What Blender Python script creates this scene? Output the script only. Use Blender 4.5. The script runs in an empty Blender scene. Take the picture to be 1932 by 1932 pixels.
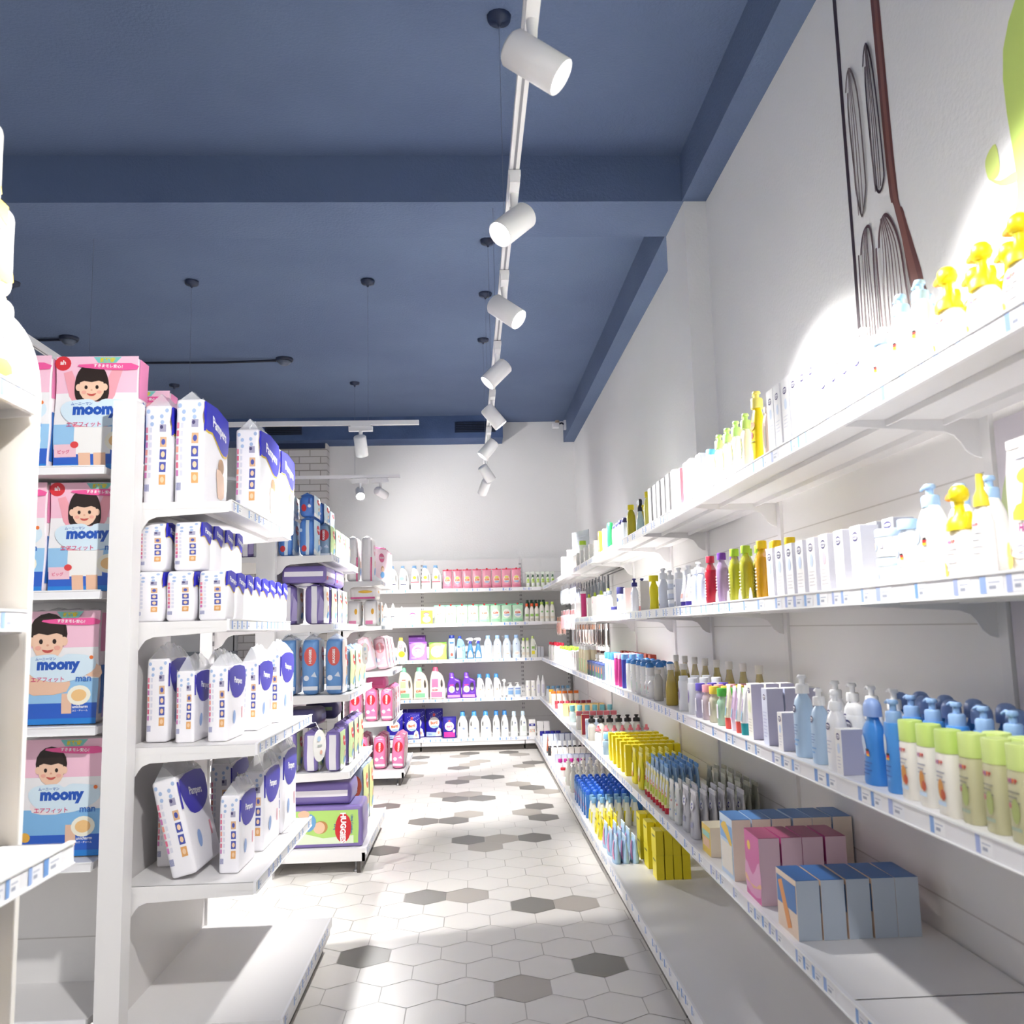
import bpy, math, random
from mathutils import Vector, Matrix
from mathutils.geometry import tessellate_polygon
rnd = random.Random(11)
SC = bpy.context.scene
COL = SC.collection
R = math.radians
# ------------------------------------------------------------------ camera
CAMZ, FPX = 1.45, 1693.04
PITCH, YAW, ROLL = .1286, .0478, -.0249
_fw = Vector((math.sin(YAW)*math.cos(PITCH), math.cos(YAW)*math.cos(PITCH), math.sin(PITCH)))
_rt = Vector((math.cos(YAW), -math.sin(YAW), 0))
_up = _rt.cross(_fw)
RT = _rt*math.cos(ROLL) + _up*math.sin(ROLL)
UP = -_rt*math.sin(ROLL) + _up*math.cos(ROLL)
FW = _fw
cam = bpy.data.cameras.new('camera')
cam.sensor_width = 36; cam.lens = 36*FPX/1932; cam.clip_start = .05
cam.dof.use_dof = True; cam.dof.focus_distance = 5.4; cam.dof.aperture_fstop = 6.3
co = bpy.data.objects.new('camera', cam); COL.objects.link(co)
m = Matrix((RT, UP, -FW)).transposed().to_4x4(); m.translation = (0, 0, CAMZ)
co.matrix_world = m
SC.camera = co
def proj(P):
    d = Vector(P)-Vector((0, 0, CAMZ)); z = d.dot(FW)
    return 966+FPX*d.dot(RT)/z, 966-FPX*d.dot(UP)/z
def along(px, X, z, lo=.9, hi=11.5):      # distance down the aisle at which a shelf line (X, z) crosses a column
    s = 1 if proj((X, lo, z))[0] > proj((X, hi, z))[0] else -1
    for _ in range(40):
        mid = (lo+hi)/2
        if (proj((X, mid, z))[0]-px)*s > 0: lo = mid
        else: hi = mid
    return lo
def across(px, Y, z, lo=-4, hi=3):
    for _ in range(40):
        mid = (lo+hi)/2
        if proj((mid, Y, z))[0] < px: lo = mid
        else: hi = mid
    return lo
# ------------------------------------------------------------------ materials
MATS = {}
def lin(h):
    h = h.lstrip('#'); o = []
    for i in (0, 2, 4):
        c = int(h[i:i+2], 16)/255
        o.append(c/12.92 if c <= .04045 else ((c+.055)/1.055)**2.4)
    return (*o, 1)
def mat(c, rough=.42, metal=0, alpha=1, trans=0, emit=0):
    k = (c, rough, metal, alpha, trans, emit)
    if k in MATS: return MATS[k]
    ma = bpy.data.materials.new('surface'); ma.use_nodes = True
    b = ma.node_tree.nodes['Principled BSDF']
    b.inputs['Base Color'].default_value = lin(c); b.inputs['Roughness'].default_value = rough
    b.inputs['Metallic'].default_value = metal; b.inputs['Alpha'].default_value = alpha
    b.inputs['Transmission Weight'].default_value = trans
    if emit:
        b.inputs['Emission Color'].default_value = lin(c); b.inputs['Emission Strength'].default_value = emit
    MATS[k] = ma
    return ma
def A(c, **k): return (c, k)
def MM(c):
    if isinstance(c, str): return mat(c)
    if isinstance(c, tuple): return mat(c[0], **c[1])
    return c
CLEAR = A('F4F6FA', rough=.18, alpha=.38)
# ------------------------------------------------------------------ mesh builder
TXT = {}
def text2d(s, bold=0.0):
    k = (s, bold)
    if k in TXT: return TXT[k]
    cu = bpy.data.curves.new('t', 'FONT'); cu.body = s; cu.resolution_u = 2; cu.offset = bold; cu.fill_mode = 'FRONT'
    ob = bpy.data.objects.new('t', cu); COL.objects.link(ob)
    bpy.context.view_layer.update()
    me = bpy.data.meshes.new_from_object(ob.evaluated_get(bpy.context.evaluated_depsgraph_get()))
    V = [(v.co.x, v.co.y) for v in me.vertices]; F = [tuple(p.vertices) for p in me.polygons]
    bpy.data.objects.remove(ob); bpy.data.curves.remove(cu); bpy.data.meshes.remove(me)
    x0 = min(v[0] for v in V); x1 = max(v[0] for v in V); y0 = min(v[1] for v in V); y1 = max(v[1] for v in V)
    V = [((x-(x0+x1)/2)/(y1-y0), (y-(y0+y1)/2)/(y1-y0)) for x, y in V]
    TXT[k] = (V, F, (x1-x0)/(y1-y0))
    return TXT[k]
def smooth(pts, n=4, closed=True):
    o = []; N = len(pts)
    for i in range(N if closed else N-1):
        p = [Vector(pts[(i+j-1) % N] if closed else pts[min(max(i+j-1, 0), N-1)]) for j in range(4)]
        for k in range(n):
            t = k/n
            o.append(tuple(.5*((2*p[1])+(p[2]-p[0])*t+(2*p[0]-5*p[1]+4*p[2]-p[3])*t*t+(3*p[1]-p[0]-3*p[2]+p[3])*t**3)))
    if not closed: o.append(tuple(pts[-1]))
    return o
class M:
    def __init__(s): s.v = []; s.f = []; s.mi = []; s.sm = []; s.ms = []
    def mid(s, c):
        ma = MM(c)
        if ma not in s.ms: s.ms.append(ma)
        return s.ms.index(ma)
    def add(s, V, F, c, sm=False):
        b = len(s.v); k = s.mid(c)
        s.v += [tuple(v) for v in V]
        for f in F: s.f.append(tuple(i+b for i in f)); s.mi.append(k); s.sm.append(sm)
        return s
    def box(s, x0, x1, y0, y1, z0, z1, c, ct=None, cs=None):
        V = [(x, y, z) for z in (z0, z1) for y in (y0, y1) for x in (x0, x1)]
        s.add(V, [(0, 1, 5, 4), (2, 0, 4, 6), (1, 3, 7, 5), (3, 2, 6, 7)][:1], c)
        s.add(V, [(2, 0, 4, 6), (1, 3, 7, 5)], cs or c); s.add(V, [(3, 2, 6, 7)], c)
        s.add(V, [(4, 5, 7, 6)], ct or c); s.add(V, [(1, 0, 2, 3)], c)
        return s
    def rbox(s, w, d, h, r, c, n=2, fn=None, at=(0, 0, 0), sub=3):
        hx, hy, hz = w/2, d/2, h/2; r = min(r, hx, hy, hz)
        def ts(H):
            a = [-H+r*i/n for i in range(n+1)]; b = [-(H-r)+2*(H-r)*i/sub for i in range(1, sub)]
            return a+b+[-t for t in reversed(a)]
        key = {}; V = []; F = []
        def vid(p):
            q = Vector([max(-(H-r), min(H-r, t)) for t, H in zip(p, (hx, hy, hz))]); dd = Vector(p)-q
            if dd.length > 1e-9: q = q+dd.normalized()*r
            k = tuple(round(t, 6) for t in q)
            if k not in key:
                key[k] = len(V); z = Vector((q.x, q.y, q.z+hz))
                if fn: z = Vector(fn(z))
                V.append(z+Vector(at))
            return key[k]
        for ax in range(3):
            H = [hx, hy, hz]; u, w_ = [(1, 2), (2, 0), (0, 1)][ax]
            for sg in (-1, 1):
                tu, tw = ts(H[u]), ts(H[w_])
                for i in range(len(tu)-1):
                    for j in range(len(tw)-1):
                        q = []
                        for a, b in ((i, j), (i+1, j), (i+1, j+1), (i, j+1)):
                            p = [0, 0, 0]; p[ax] = sg*H[ax]; p[u] = tu[a]; p[w_] = tw[b]; q.append(vid(p))
                        if sg < 0: q.reverse()
                        q2 = []
                        for k in q:
                            if k not in q2: q2.append(k)
                        if len(q2) > 2: F.append(q2)
        return s.add(V, F, c, True)
    def lathe(s, prof, c, n=18, a=1, b=1, e=2, at=(0, 0, 0), top=True, bot=True, rot=None):
        V = []; F = []; K = len(prof)
        for r, z in prof:
            for i in range(n):
                t = 2*math.pi*(i+.5)/n; cx, sy = math.cos(t), math.sin(t)
                p = Vector((math.copysign(abs(cx)**(2/e), cx)*r*a, math.copysign(abs(sy)**(2/e), sy)*r*b, z))
                if rot: p = rot @ p
                V.append(p+Vector(at))
        for k in range(K-1):
            for i in range(n):
                j = (i+1) % n; F.append((k*n+i, k*n+j, (k+1)*n+j, (k+1)*n+i))
        s.add(V, F, c, True)
        if bot: s.add(V[:n], [tuple(reversed(range(n)))], c)
        if top: s.add(V[-n:], [tuple(range(n))], c)
        return s
    def tube(s, pts, r, c, n=8):
        V = []; F = []; pts = [Vector(p) for p in pts]
        for k, p in enumerate(pts):
            t = (pts[min(k+1, len(pts)-1)]-pts[max(k-1, 0)]).normalized()
            x = t.orthogonal().normalized() if k == 0 else (x-t*x.dot(t)).normalized()
            y = t.cross(x); rr = r[k] if isinstance(r, (list, tuple)) else r
            V += [p+x*rr*math.cos(2*math.pi*i/n)+y*rr*math.sin(2*math.pi*i/n) for i in range(n)]
        for k in range(len(pts)-1):
            for i in range(n):
                j = (i+1) % n; F.append((k*n+i, k*n+j, (k+1)*n+j, (k+1)*n+i))
        s.add(V, F, c, True); s.add(V[:n], [tuple(reversed(range(n)))], c); s.add(V[-n:], [tuple(range(n))], c)
        return s
    def slab(s, loops, depth, bev, c, at=(0, 0, 0), axis='y'):       # outline in the x-z plane (axis y) or y-z plane (axis x), with thickness
        cu = bpy.data.curves.new('s', 'CURVE'); cu.dimensions = '2D'; cu.fill_mode = 'BOTH'
        cu.extrude = max(depth/2-bev, 1e-5); cu.bevel_depth = bev; cu.bevel_resolution = 1; cu.offset = -bev
        for L in loops:
            sp = cu.splines.new('POLY'); sp.points.add(len(L)-1); sp.use_cyclic_u = True
            for p, q in zip(sp.points, L): p.co = (q[0], q[1], 0, 1)
        ob = bpy.data.objects.new('s', cu); COL.objects.link(ob); bpy.context.view_layer.update()
        me = bpy.data.meshes.new_from_object(ob.evaluated_get(bpy.context.evaluated_depsgraph_get()))
        V = []
        for v in me.vertices:
            x, y, z = v.co
            V.append(Vector((x, -z, y) if axis == 'y' else (z, x, y))+Vector(at))
        F = [tuple(p.vertices) for p in me.polygons]
        bpy.data.objects.remove(ob); bpy.data.curves.remove(cu); bpy.data.meshes.remove(me)
        return s.add(V, F, c, False)
    def tri2(s, pts, tris, mp, off, c, maxe):
        V = []; F = []; cache = {}
        def vid(p):
            k = (round(p[0], 6), round(p[1], 6))
            if k not in cache: cache[k] = len(V); V.append(mp(p[0], p[1], off))
            return cache[k]
        st = [tuple(pts[i] for i in t) for t in tris]
        while st:
            a, b, d = st.pop()
            if maxe:
                L = [math.dist(a, b), math.dist(b, d), math.dist(d, a)]; k = L.index(max(L))
                if L[k] > maxe:
                    if k == 1: a, b, d = b, d, a
                    elif k == 2: a, b, d = d, a, b
                    q = ((a[0]+b[0])/2, (a[1]+b[1])/2); st += [(a, q, d), (q, b, d)]; continue
            if (b[0]-a[0])*(d[1]-a[1])-(b[1]-a[1])*(d[0]-a[0]) < 0: b, d = d, b
            F.append((vid(a), vid(b), vid(d)))
        s.add(V, F, c, bool(maxe))
    def deco(s, D, mp, maxe=0, off=.0006, step=.00025):
        done = []          # each print lies just over the prints it covers
        for q in D:
            k = q[0]
            if k == 'r':
                _, x, z, w, h, c = q; pts = [(x-w/2, z-h/2), (x+w/2, z-h/2), (x+w/2, z+h/2), (x-w/2, z+h/2)]; tr = [(0, 1, 2), (0, 2, 3)]
            elif k == 'e':
                _, x, z, rx, rz, c = q[:6]; N = 16 if max(rx, rz) > .008 else 10
                pts = [(x+rx*math.cos(2*math.pi*j/N), z+rz*math.sin(2*math.pi*j/N)) for j in range(N)]; tr = [(0, j, j+1) for j in range(1, N-1)]
            elif k == 'p':
                _, pts, c = q; pts = list(pts); tr = tessellate_polygon([[Vector((p[0], p[1], 0)) for p in pts]])
            else:
                _, tx, x, z, h, c = q[:6]; ang = q[6] if len(q) > 6 else 0; bold = q[7] if len(q) > 7 else .02; wmax = q[8] if len(q) > 8 else 0
                V2, F2, asp = text2d(tx, bold); sx = h if not wmax else min(h, wmax/asp); ca, sa = math.cos(ang), math.sin(ang)
                pts = [(x+sx*a*ca-h*b*sa, z+sx*a*sa+h*b*ca) for a, b in V2]
                tr = [(f[0], f[j], f[j+1]) for f in F2 for j in range(1, len(f)-1)]
            b = (min(p[0] for p in pts), max(p[0] for p in pts), min(p[1] for p in pts), max(p[1] for p in pts))
            lay = max([l for a, l in done if a[0] < b[1] and b[0] < a[1] and a[2] < b[3] and b[2] < a[3]] or [0])+1; done.append((b, lay))
            s.tri2(pts, tr, mp, off+step*(lay-1), c, maxe)
        return s
    def data(s, name):
        me = bpy.data.meshes.new(name); me.from_pydata([tuple(v) for v in s.v], [], s.f)
        for ma in s.ms: me.materials.append(ma)
        me.polygons.foreach_set('material_index', s.mi); me.polygons.foreach_set('use_smooth', s.sm); me.update()
        return me
def mesh_obj(name, mb, parent=None):
    o = bpy.data.objects.new(name, mb.data(name) if isinstance(mb, M) else mb); COL.objects.link(o)
    if parent: o.parent = parent
    return o
def struct(name, mb):
    o = mesh_obj(name, mb); o['kind'] = 'structure'; return o
def tag(o, label, cat, group=None, kind=None):
    o['label'] = label; o['category'] = cat
    if group: o['group'] = group
    if kind: o['kind'] = kind
    return o
def empty(name, loc=(0, 0, 0), rz=0):
    o = bpy.data.objects.new(name, None); COL.objects.link(o); o.location = loc; o.rotation_euler = (0, 0, rz); o.empty_display_size = .05
    return o
ORD = 'first second third fourth fifth sixth seventh eighth ninth tenth eleventh twelfth thirteenth fourteenth fifteenth sixteenth seventeenth eighteenth nineteenth twentieth'.split()
PROTO = {}
def place(key, loc, rz, label, cat, group=None, rx=0, ry=0, sc=1):
    if key not in PROTO: PROTO[key] = build(key)
    name, root, kids = PROTO[key]
    if isinstance(root, M):
        root = root.data(name); kids = [(n, k.data(n), l) for n, k, l in kids]; PROTO[key] = (name, root, kids)
    o = mesh_obj(name, root); o.location = loc; o.rotation_euler = (rx, ry, rz); o.scale = (sc,)*3
    for n, k, l in kids:
        c = mesh_obj(n, k, o)
        if l: c['label'] = l
    return tag(o, label, cat, group)
KIT = {}          # key -> (builder, args, width, depth)
def build(key):
    fn, a, k = KIT[key][:3]
    return fn(*a, **k)
def kit(key, w, d, fn, *a, **k): KIT[key] = (fn, a, k, w, d)
# face mappers for boxes
def faceF(d): return lambda u, w, o: (u, -d/2-o, w)
def faceL(x): return lambda u, w, o: (-x/2-o, -u, w)
def faceR(x): return lambda u, w, o: (x/2+o, u, w)
def faceT(h): return lambda u, w, o: (u, w, h+o)
# ------------------------------------------------------------------ products
PROF = {
 'round': [(.92, 0), (1, .02), (1, .72), (.9, .82), (.55, .93), (.42, 1)],
 'straight': [(.95, 0), (1, .02), (1, .96), (.92, 1)],
 'taper': [(.95, 0), (1, .03), (1, .42), (.82, .66), (.52, .88), (.44, 1)],
 'belly': [(.84, 0), (.97, .05), (1, .4), (.96, .62), (.82, .82), (.6, .94), (.46, 1)],
 'dome': [(.95, 0), (1, .03), (1, .6), (.96, .76), (.8, .89), (.5, .97), (.42, 1)],
 'waist': [(.95, 0), (1, .05), (.84, .38), (.97, .62), (.9, .8), (.55, .93), (.45, 1)],
 'cone': [(.95, 0), (1, .03), (.98, .3), (.8, .62), (.5, .9), (.4, 1)],
 'flask': [(.95, 0), (1, .02), (1, .78), (.9, .84), (.6, .9), (.46, .93), (.44, 1)],
}
def radius(P, t):
    for (r0, z0), (r1, z1) in zip(P, P[1:]):
        if z0 <= t <= z1: return r0+(r1-r0)*(t-z0)/max(z1-z0, 1e-6)
    return P[-1][0]
def carton(w, d, h, cf, cs=None, ct=None, F=(), L=(), Rr=(), T=(), name='carton', flap=None):
    g = M().box(-w/2, w/2, -d/2, d/2, 0, h, cf, ct or cf, cs or cf)
    g.deco(F, faceF(d)); g.deco(L, faceL(w)); g.deco(Rr, faceR(w)); g.deco(T, faceT(h))
    fl = M().box(-w/2+.001, w/2-.001, -d/2+.0005, d/2-.004, h, h+.0012, flap or ct or cf)
    return name, g, [('top_flap', fl, None)]
def pump_part(r, c, ch=.02, stem=.014, reach=.034, n=10):
    q = M().lathe([(r, 0), (r, ch*.85), (r*.86, ch)], c, n)
    q.lathe([(r*.42, ch), (r*.42, ch+stem)], c, 8)
    z = ch+stem
    q.lathe([(r*.62, z), (r*.7, z+.004), (r*.55, z+.009)], c, n)
    q.tube([(0, 0, z+.005), (-reach*.6, 0, z+.006), (-reach, 0, z+.001)], [.0045, .004, .003], c, 6)
    return q
def shift(q, dz, dx=0, dy=0):
    q.v = [(x+dx, y+dy, z+dz) for x, y, z in q.v]; return q
def bottle(h, w, d, col, prof='round', cap='screw', cr=.014, chh=.02, cc='FFFFFF', F=(), e=2.2, n=16, name='bottle', clear=False, liquid=None, cap_label=None):
    P = PROF[prof]; hb = h
    if clear:
        body = M().lathe([(r, z*hb) for r, z in P], A(col, rough=.12, alpha=.55), n, w/2, d/2, e)
        body.lathe([(r*.93, .003+z*hb*.97) for r, z in P if z < .86], liquid or col, n, w/2, d/2, e)
    else:
        body = M().lathe([(r, z*hb) for r, z in P], A(col, rough=.33), n, w/2, d/2, e)
    def mp(u, z, o):
        r = radius(P, z/hb); a, b = w/2*r, d/2*r; t = min(abs(u)/a, .999)
        y = b*(1-t**e)**(1/e)
        return (u*(1+o/a), -y-o, z)
    body.deco(F, mp, .012, .0012)
    kids = []; cn = 'cap'
    if cap == 'screw': k = M().lathe([(cr, 0), (cr, chh*.92), (cr*.93, chh)], cc, 14)
    elif cap == 'dome': k = M().lathe([(1, 0), (1, chh*.45), (.93, chh*.68), (.72, chh*.87), (.4, chh*.97), (.05, chh)], cc, n, cr, cr*d/w, e)
    elif cap == 'flip': k = M().lathe([(.99, 0), (1, chh*.94), (.95, chh)], cc, n, w/2, d/2, e)
    elif cap == 'cone': k = M().lathe([(cr, 0), (cr*.9, chh*.3), (cr*.5, chh*.5), (cr*.42, chh)], cc, 10)
    elif cap == 'pump': k = pump_part(cr, cc, chh); cn = 'pump'
    elif cap == 'trigger':
        k = M().lathe([(cr, 0), (cr*.9, .02), (cr*.6, .03)], cc[1] if isinstance(cc, tuple) else cc, 10); c0 = cc[0] if isinstance(cc, tuple) else cc
        k.slab([smooth([(-.05, .045), (-.048, .058), (.01, .068), (.034, .055), (.03, .034), (.0, .026), (-.012, .036)], 3)], .018, .004, c0)
        k.slab([smooth([(-.012, .036), (-.022, .02), (-.034, .002), (-.028, .0), (-.014, .014), (-.002, .03)], 2)], .01, .002, c0); cn = 'trigger'
    elif cap == 'duck':
        k = M().lathe([(cr*1.55, -.004), (cr*1.5, .008), (cr*1.2, .018), (cr*.62, .026), (cr*.52, .045), (cr*.6, .056)], cc, 14)
        k.lathe([(.2, .05), (.8, .053), (1, .062), (.9, .074), (.55, .082), (.1, .084)], cc, 12, .021, .019, at=(.002, 0, 0))
        k.slab([smooth([(-.036, .06), (-.03, .068), (-.012, .072), (-.012, .058), (-.026, .055)], 3)], .02, .004, 'F0921E')
        k.slab([smooth([(.028, -.002), (.036, .014), (.031, .03), (.022, .022), (.022, 0)], 3)], .014, .004, cc); cn = 'pump'
    shift(k, hb-(.002 if cap != 'flip' else 0))
    kids.append((cn, k, cap_label))
    if name == 'bottle': name = {'pump': 'pump_bottle', 'trigger': 'spray_bottle', 'duck': 'foam_bottle', 'dome': 'dome_capped_bottle', 'flip': 'flip_top_bottle', 'cone': 'nozzle_bottle'}.get(cap, 'screw_cap_bottle')
    return name, body, kids
def jug(h, w, d, col, cc, F=(), flip=1, cr=.022, chh=.035, hole=True, shape='a', sp=.0):
    if shape == 'a': out = [(-.46, 0), (.46, 0), (.5, .05), (.5, .35), (.44, .62), (.3, .84), (.02, .97), (-.28, .99), (-.4, .9), (-.48, .6), (-.5, .3), (-.5, .05)]
    elif shape == 'b': out = [(-.48, 0), (.48, 0), (.5, .1), (.48, .6), (.42, .8), (.1, .9), (-.05, .99), (-.33, .99), (-.36, .85), (-.46, .7), (-.5, .4), (-.5, .1)]
    else: out = [(-.46, 0), (.46, 0), (.5, .06), (.5, .4), (.46, .66), (.3, .86), (.14, .98), (-.14, .98), (-.3, .86), (-.46, .66), (-.5, .4), (-.5, .06)]
    hb = h; w = w*.955
    loops = [smooth([(x*w*flip, z*hb) for x, z in out], 3)]
    if hole:
        hx = {'a': .27, 'b': .22, 'c': -.3}[shape]*flip
        hz, rz = {'a': (.52, .14), 'b': (.5, .2), 'c': (.6, .12)}[shape]; rx = {'a': .07, 'b': .13, 'c': .055}[shape]
        loops.append([(w*(hx+rx*math.cos(t*math.pi/8)), hb*(hz+rz*math.sin(t*math.pi/8))) for t in range(16)])
    body = M().slab(loops, d, min(d*.22, w*.1), A(col, rough=.35)); z0 = min(v[2] for v in body.v); shift(body, -z0)
    body.deco(F, faceF(d), 0, .0012)
    nx = {'a': -.13, 'b': -.18, 'c': 0}[shape]*w*flip
    k = shift(M().lathe([(cr*1.08, 0), (cr*1.08, chh*.25), (cr, chh*.3), (cr*.95, chh*.95), (cr*.85, chh)], cc, 14), hb-.006, nx)
    return 'detergent_jug', body, [('cap', k, None)]
def pouch(w, d, h, col, F=(), cap=None, top=None, name='refill_pouch', sag=.0):
    n, m_ = 8, 10; V = []; Fc = []
    def yy(u, t): return d/2*(1-.97*t**1.6)*(1-.55*abs(u)**2.5)
    def xx(u, t): return u*w/2*(1-.05*math.sin(math.pi*t))
    for sgn in (-1, 1):
        b = len(V)
        for j in range(m_+1):
            t = j/m_
            for i in range(n+1):
                u = -1+2*i/n
                wr = .0025*math.sin(9*u+7*t+sgn)*(1 if 0 < j < m_ else 0)
                V.append((xx(u, t), sgn*(yy(u, t)+wr), h*t-(sag*(abs(u)**2) if t == 1 else 0)))
        for j in range(m_):
            for i in range(n):
                q = (b+j*(n+1)+i, b+j*(n+1)+i+1, b+(j+1)*(n+1)+i+1, b+(j+1)*(n+1)+i)
                Fc.append(q if sgn < 0 else tuple(reversed(q)))
    N = (n+1)*(m_+1)
    for j in range(m_):
        for i, fl in ((0, 0), (n, 1)):
            q = (j*(n+1)+i, (j+1)*(n+1)+i, N+(j+1)*(n+1)+i, N+j*(n+1)+i); Fc.append(q if not fl else tuple(reversed(q)))
    Fc.append(tuple(list(range(n+1))[::-1]+[N+i for i in range(n+1)]))
    g = M().add(V, Fc, A(col, rough=.3), True)
    mp = lambda u, z, o: (u, -yy(min(abs(u)/(w/2), 1), min(max(z/h, 0), 1))-.0035-o, z)
    g.deco(F, mp, .02)
    kids = [('top_seal', M().box(-w/2*.98, w/2*.98, -.003, .003, h-.002-sag*.4, h+.014-sag*.4, top or col), None)]
    if cap: kids.append(('spout_cap', M().lathe([(.011, 0), (.012, .004), (.012, .018), (.009, .02)], cap, 12, at=(0, -.004, h-.004), rot=None), None))
    return name, g, kids
def pack(w, d, h, col, F=(), L=(), Rr=(), T=(), r=.016, wrap=.045, wc=CLEAR, name='diaper_pack', bulge=.004, flat=False, seed=1):
    rn = random.Random(seed); w, d = w-1.2*bulge-.003, d-2*bulge-.003
    def fn(p):
        x, y, z = p; k = (1-(2*x/w)**2)*(1-(2*z/h-1)**2); q = (1-(2*y/d)**2)*(1-(2*z/h-1)**2)
        wob = .003*math.sin(9*z/h+x*12+seed)
        return (x+math.copysign(bulge*.6, x)*max(q, 0)+wob*.5, y+math.copysign(bulge, y)*max(k, 0)+wob*.4, z)
    g = M().rbox(w, d, h, r, A(col, rough=.28), 2, fn, sub=8)
    def bf(f): return lambda u, z, o: fn(f(u, z, o))
    [g.deco(q, bf(f), .035, .0012, .0005) for q, f in ((F, faceF(d)), (L, faceL(w)), (Rr, faceR(w)), (T, faceT(h)))]
    kids = []
    if wrap:
        V = []; Fc = []; n = 9
        for j in range(4):
            t = j/3
            for i in range(n+1):
                u = -1+2*i/n; base = .96-.1*t
                V.append((u*w/2*base, -d/2*.92*(1-t)**.8+rn.uniform(-.003, .003)*t, h-.008+(wrap+.008)*t*(1-.18*abs(u))+rn.uniform(-.006, .006)*t))
        nn = n+1
        for i in range(n+1):
            u = -1+2*i/n; V.append((u*w/2*.96, d/2*.92, h-.008))
        for j in range(3):
            for i in range(n): Fc.append((j*nn+i, j*nn+i+1, (j+1)*nn+i+1, (j+1)*nn+i))
        for i in range(n): Fc.append((3*nn+i, 3*nn+i+1, 4*nn+i+1, 4*nn+i))
        for i in (0, n): Fc.append((i, nn+i, 2*nn+i, 3*nn+i, 4*nn+i))
        kids.append(('wrapper_top', M().add(V, Fc, wc, False), 'crumpled clear plastic top'))
    return name, g, kids
def tube_item(h, w, col, cc, F=(), top=None, name='tube', ch=.02):
    prof = []; n = 14; V = []; Fc = []; K = 7
    for k in range(K):
        t = k/(K-1); a = w/2*(.86+.14*t); b = w/2*.86*(1-t)+.0012
        V += [(a*math.cos(2*math.pi*i/n), b*math.sin(2*math.pi*i/n), ch+(h-ch)*t) for i in range(n)]
    for k in range(K-1):
        for i in range(n): j = (i+1) % n; Fc.append((k*n+i, k*n+j, (k+1)*n+j, (k+1)*n+i))
    Fc.append(tuple((K-1)*n+i for i in range(n)))
    g = M().add(V, Fc, A(col, rough=.3), True)
    mp = lambda u, z, o: (u, -(w/2*.86*(1-(z-ch)/(h-ch))+.0012)*math.sqrt(max(0, 1-min(abs(u)/(w/2*.9), 1)**2))-o, z)
    g.deco(F, mp, .012, .0012)
    if top: g.box(-w/2, w/2, -.0022, .0022, h-.012, h+.001, top)
    return name, g, [('cap', M().lathe([(w*.4, 0), (w*.42, ch*.9), (w*.4, ch+.001)], cc, 12), None)]
def jar(r, h, col, lh, lc, F=(), name='jar', e=2, T=()):
    P = [(.96, 0), (1, .04), (1, .96), (.95, 1)]
    g = M().lathe([(a, b*h) for a, b in P], A(col, rough=.3), 18, r, r, e)
    g.deco(F, lambda u, z, o: (u, -math.sqrt(max(0, r*r-u*u))-o, z), .012, .0012)
    l = M().lathe([(1.04, 0), (1.04, lh*.85), (.97, lh)], lc, 18, r, r, e, at=(0, 0, h-.004)).deco(T, faceT(h+lh-.004))
    return name, g, [('lid', l, None)]
def blister(w, h, card, prod, seed=0):
    g = M().box(-w/2, w/2, -.001, .001, 0, h, card)
    g.deco([('r', 0, h*.86, w*.9, h*.2, prod), ('r', 0, h*.1, w*.8, h*.08, 'FFFFFF')], faceF(.002))
    bub = M().rbox(w*.62, .014, h*.68, .006, A('EEF4FA', rough=.1, alpha=.3), 1, at=(0, -.007, h*.06))
    br = M().tube([(0, -.006, h*.09), (0, -.007, h*.4), (0, -.006, h*.68)], [w*.11, w*.13, w*.09], prod, 6)
    return 'blister_pack', g, [('plastic_bubble', bub, None), ('brush', br, None)]
# printed pictures ---------------------------------------------------------
def kid_print(x, z, s, hair='2A1C18', top='F4A7B4', skin='F6CDB2', arms=True, long=True):
    D = []
    if arms:
        D += [('p', [(x-.62*s, z-.3*s), (x-.3*s, z-.75*s), (x-.12*s, z-.6*s), (x-.55*s, z+.42*s), (x-.78*s, z+.36*s)], top), ('p', [(x+.62*s, z-.3*s), (x+.3*s, z-.75*s), (x+.12*s, z-.6*s), (x+.6*s, z+.6*s), (x+.84*s, z+.5*s)], top)]
    D += [('p', smooth([(x-.45*s, z-1.15*s), (x+.45*s, z-1.15*s), (x+.42*s, z-.62*s), (x+.15*s, z-.42*s), (x-.15*s, z-.42*s), (x-.42*s, z-.62*s)], 3), top)]
    if long: D += [('p', smooth([(x-.44*s, z-.36*s), (x-.46*s, z+.1*s), (x-.3*s, z+.48*s), (x, z+.58*s), (x+.3*s, z+.48*s), (x+.46*s, z+.1*s), (x+.44*s, z-.36*s), (x+.2*s, z-.45*s), (x-.2*s, z-.45*s)], 3), hair)]
    else: D += [('e', x, z+.1*s, .43*s, .46*s, hair)]
    D += [('e', x-.36*s, z-.06*s, .08*s, .1*s, skin), ('e', x+.36*s, z-.06*s, .08*s, .1*s, skin), ('e', x, z-.08*s, .35*s, .38*s, skin)]
    D += [('p', smooth([(x-.36*s, z+.08*s), (x-.2*s, z+.12*s), (x, z+.08*s), (x+.2*s, z+.12*s), (x+.36*s, z+.08*s), (x+.3*s, z+.38*s), (x, z+.48*s), (x-.3*s, z+.38*s)], 2), hair)]
    for sx in (-1, 1):
        D += [('e', x+sx*.15*s, z-.06*s, .045*s, .055*s, '2B1B18'), ('e', x+sx*.21*s, z-.2*s, .07*s, .05*s, 'F2B09E')]
    D += [('e', x, z-.14*s, .03*s, .025*s, 'E3A98E'), ('p', smooth([(x-.13*s, z-.23*s), (x, z-.25*s), (x+.13*s, z-.23*s), (x+.06*s, z-.3*s), (x-.06*s, z-.3*s)], 2), 'C8574F')]
    return D
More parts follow.
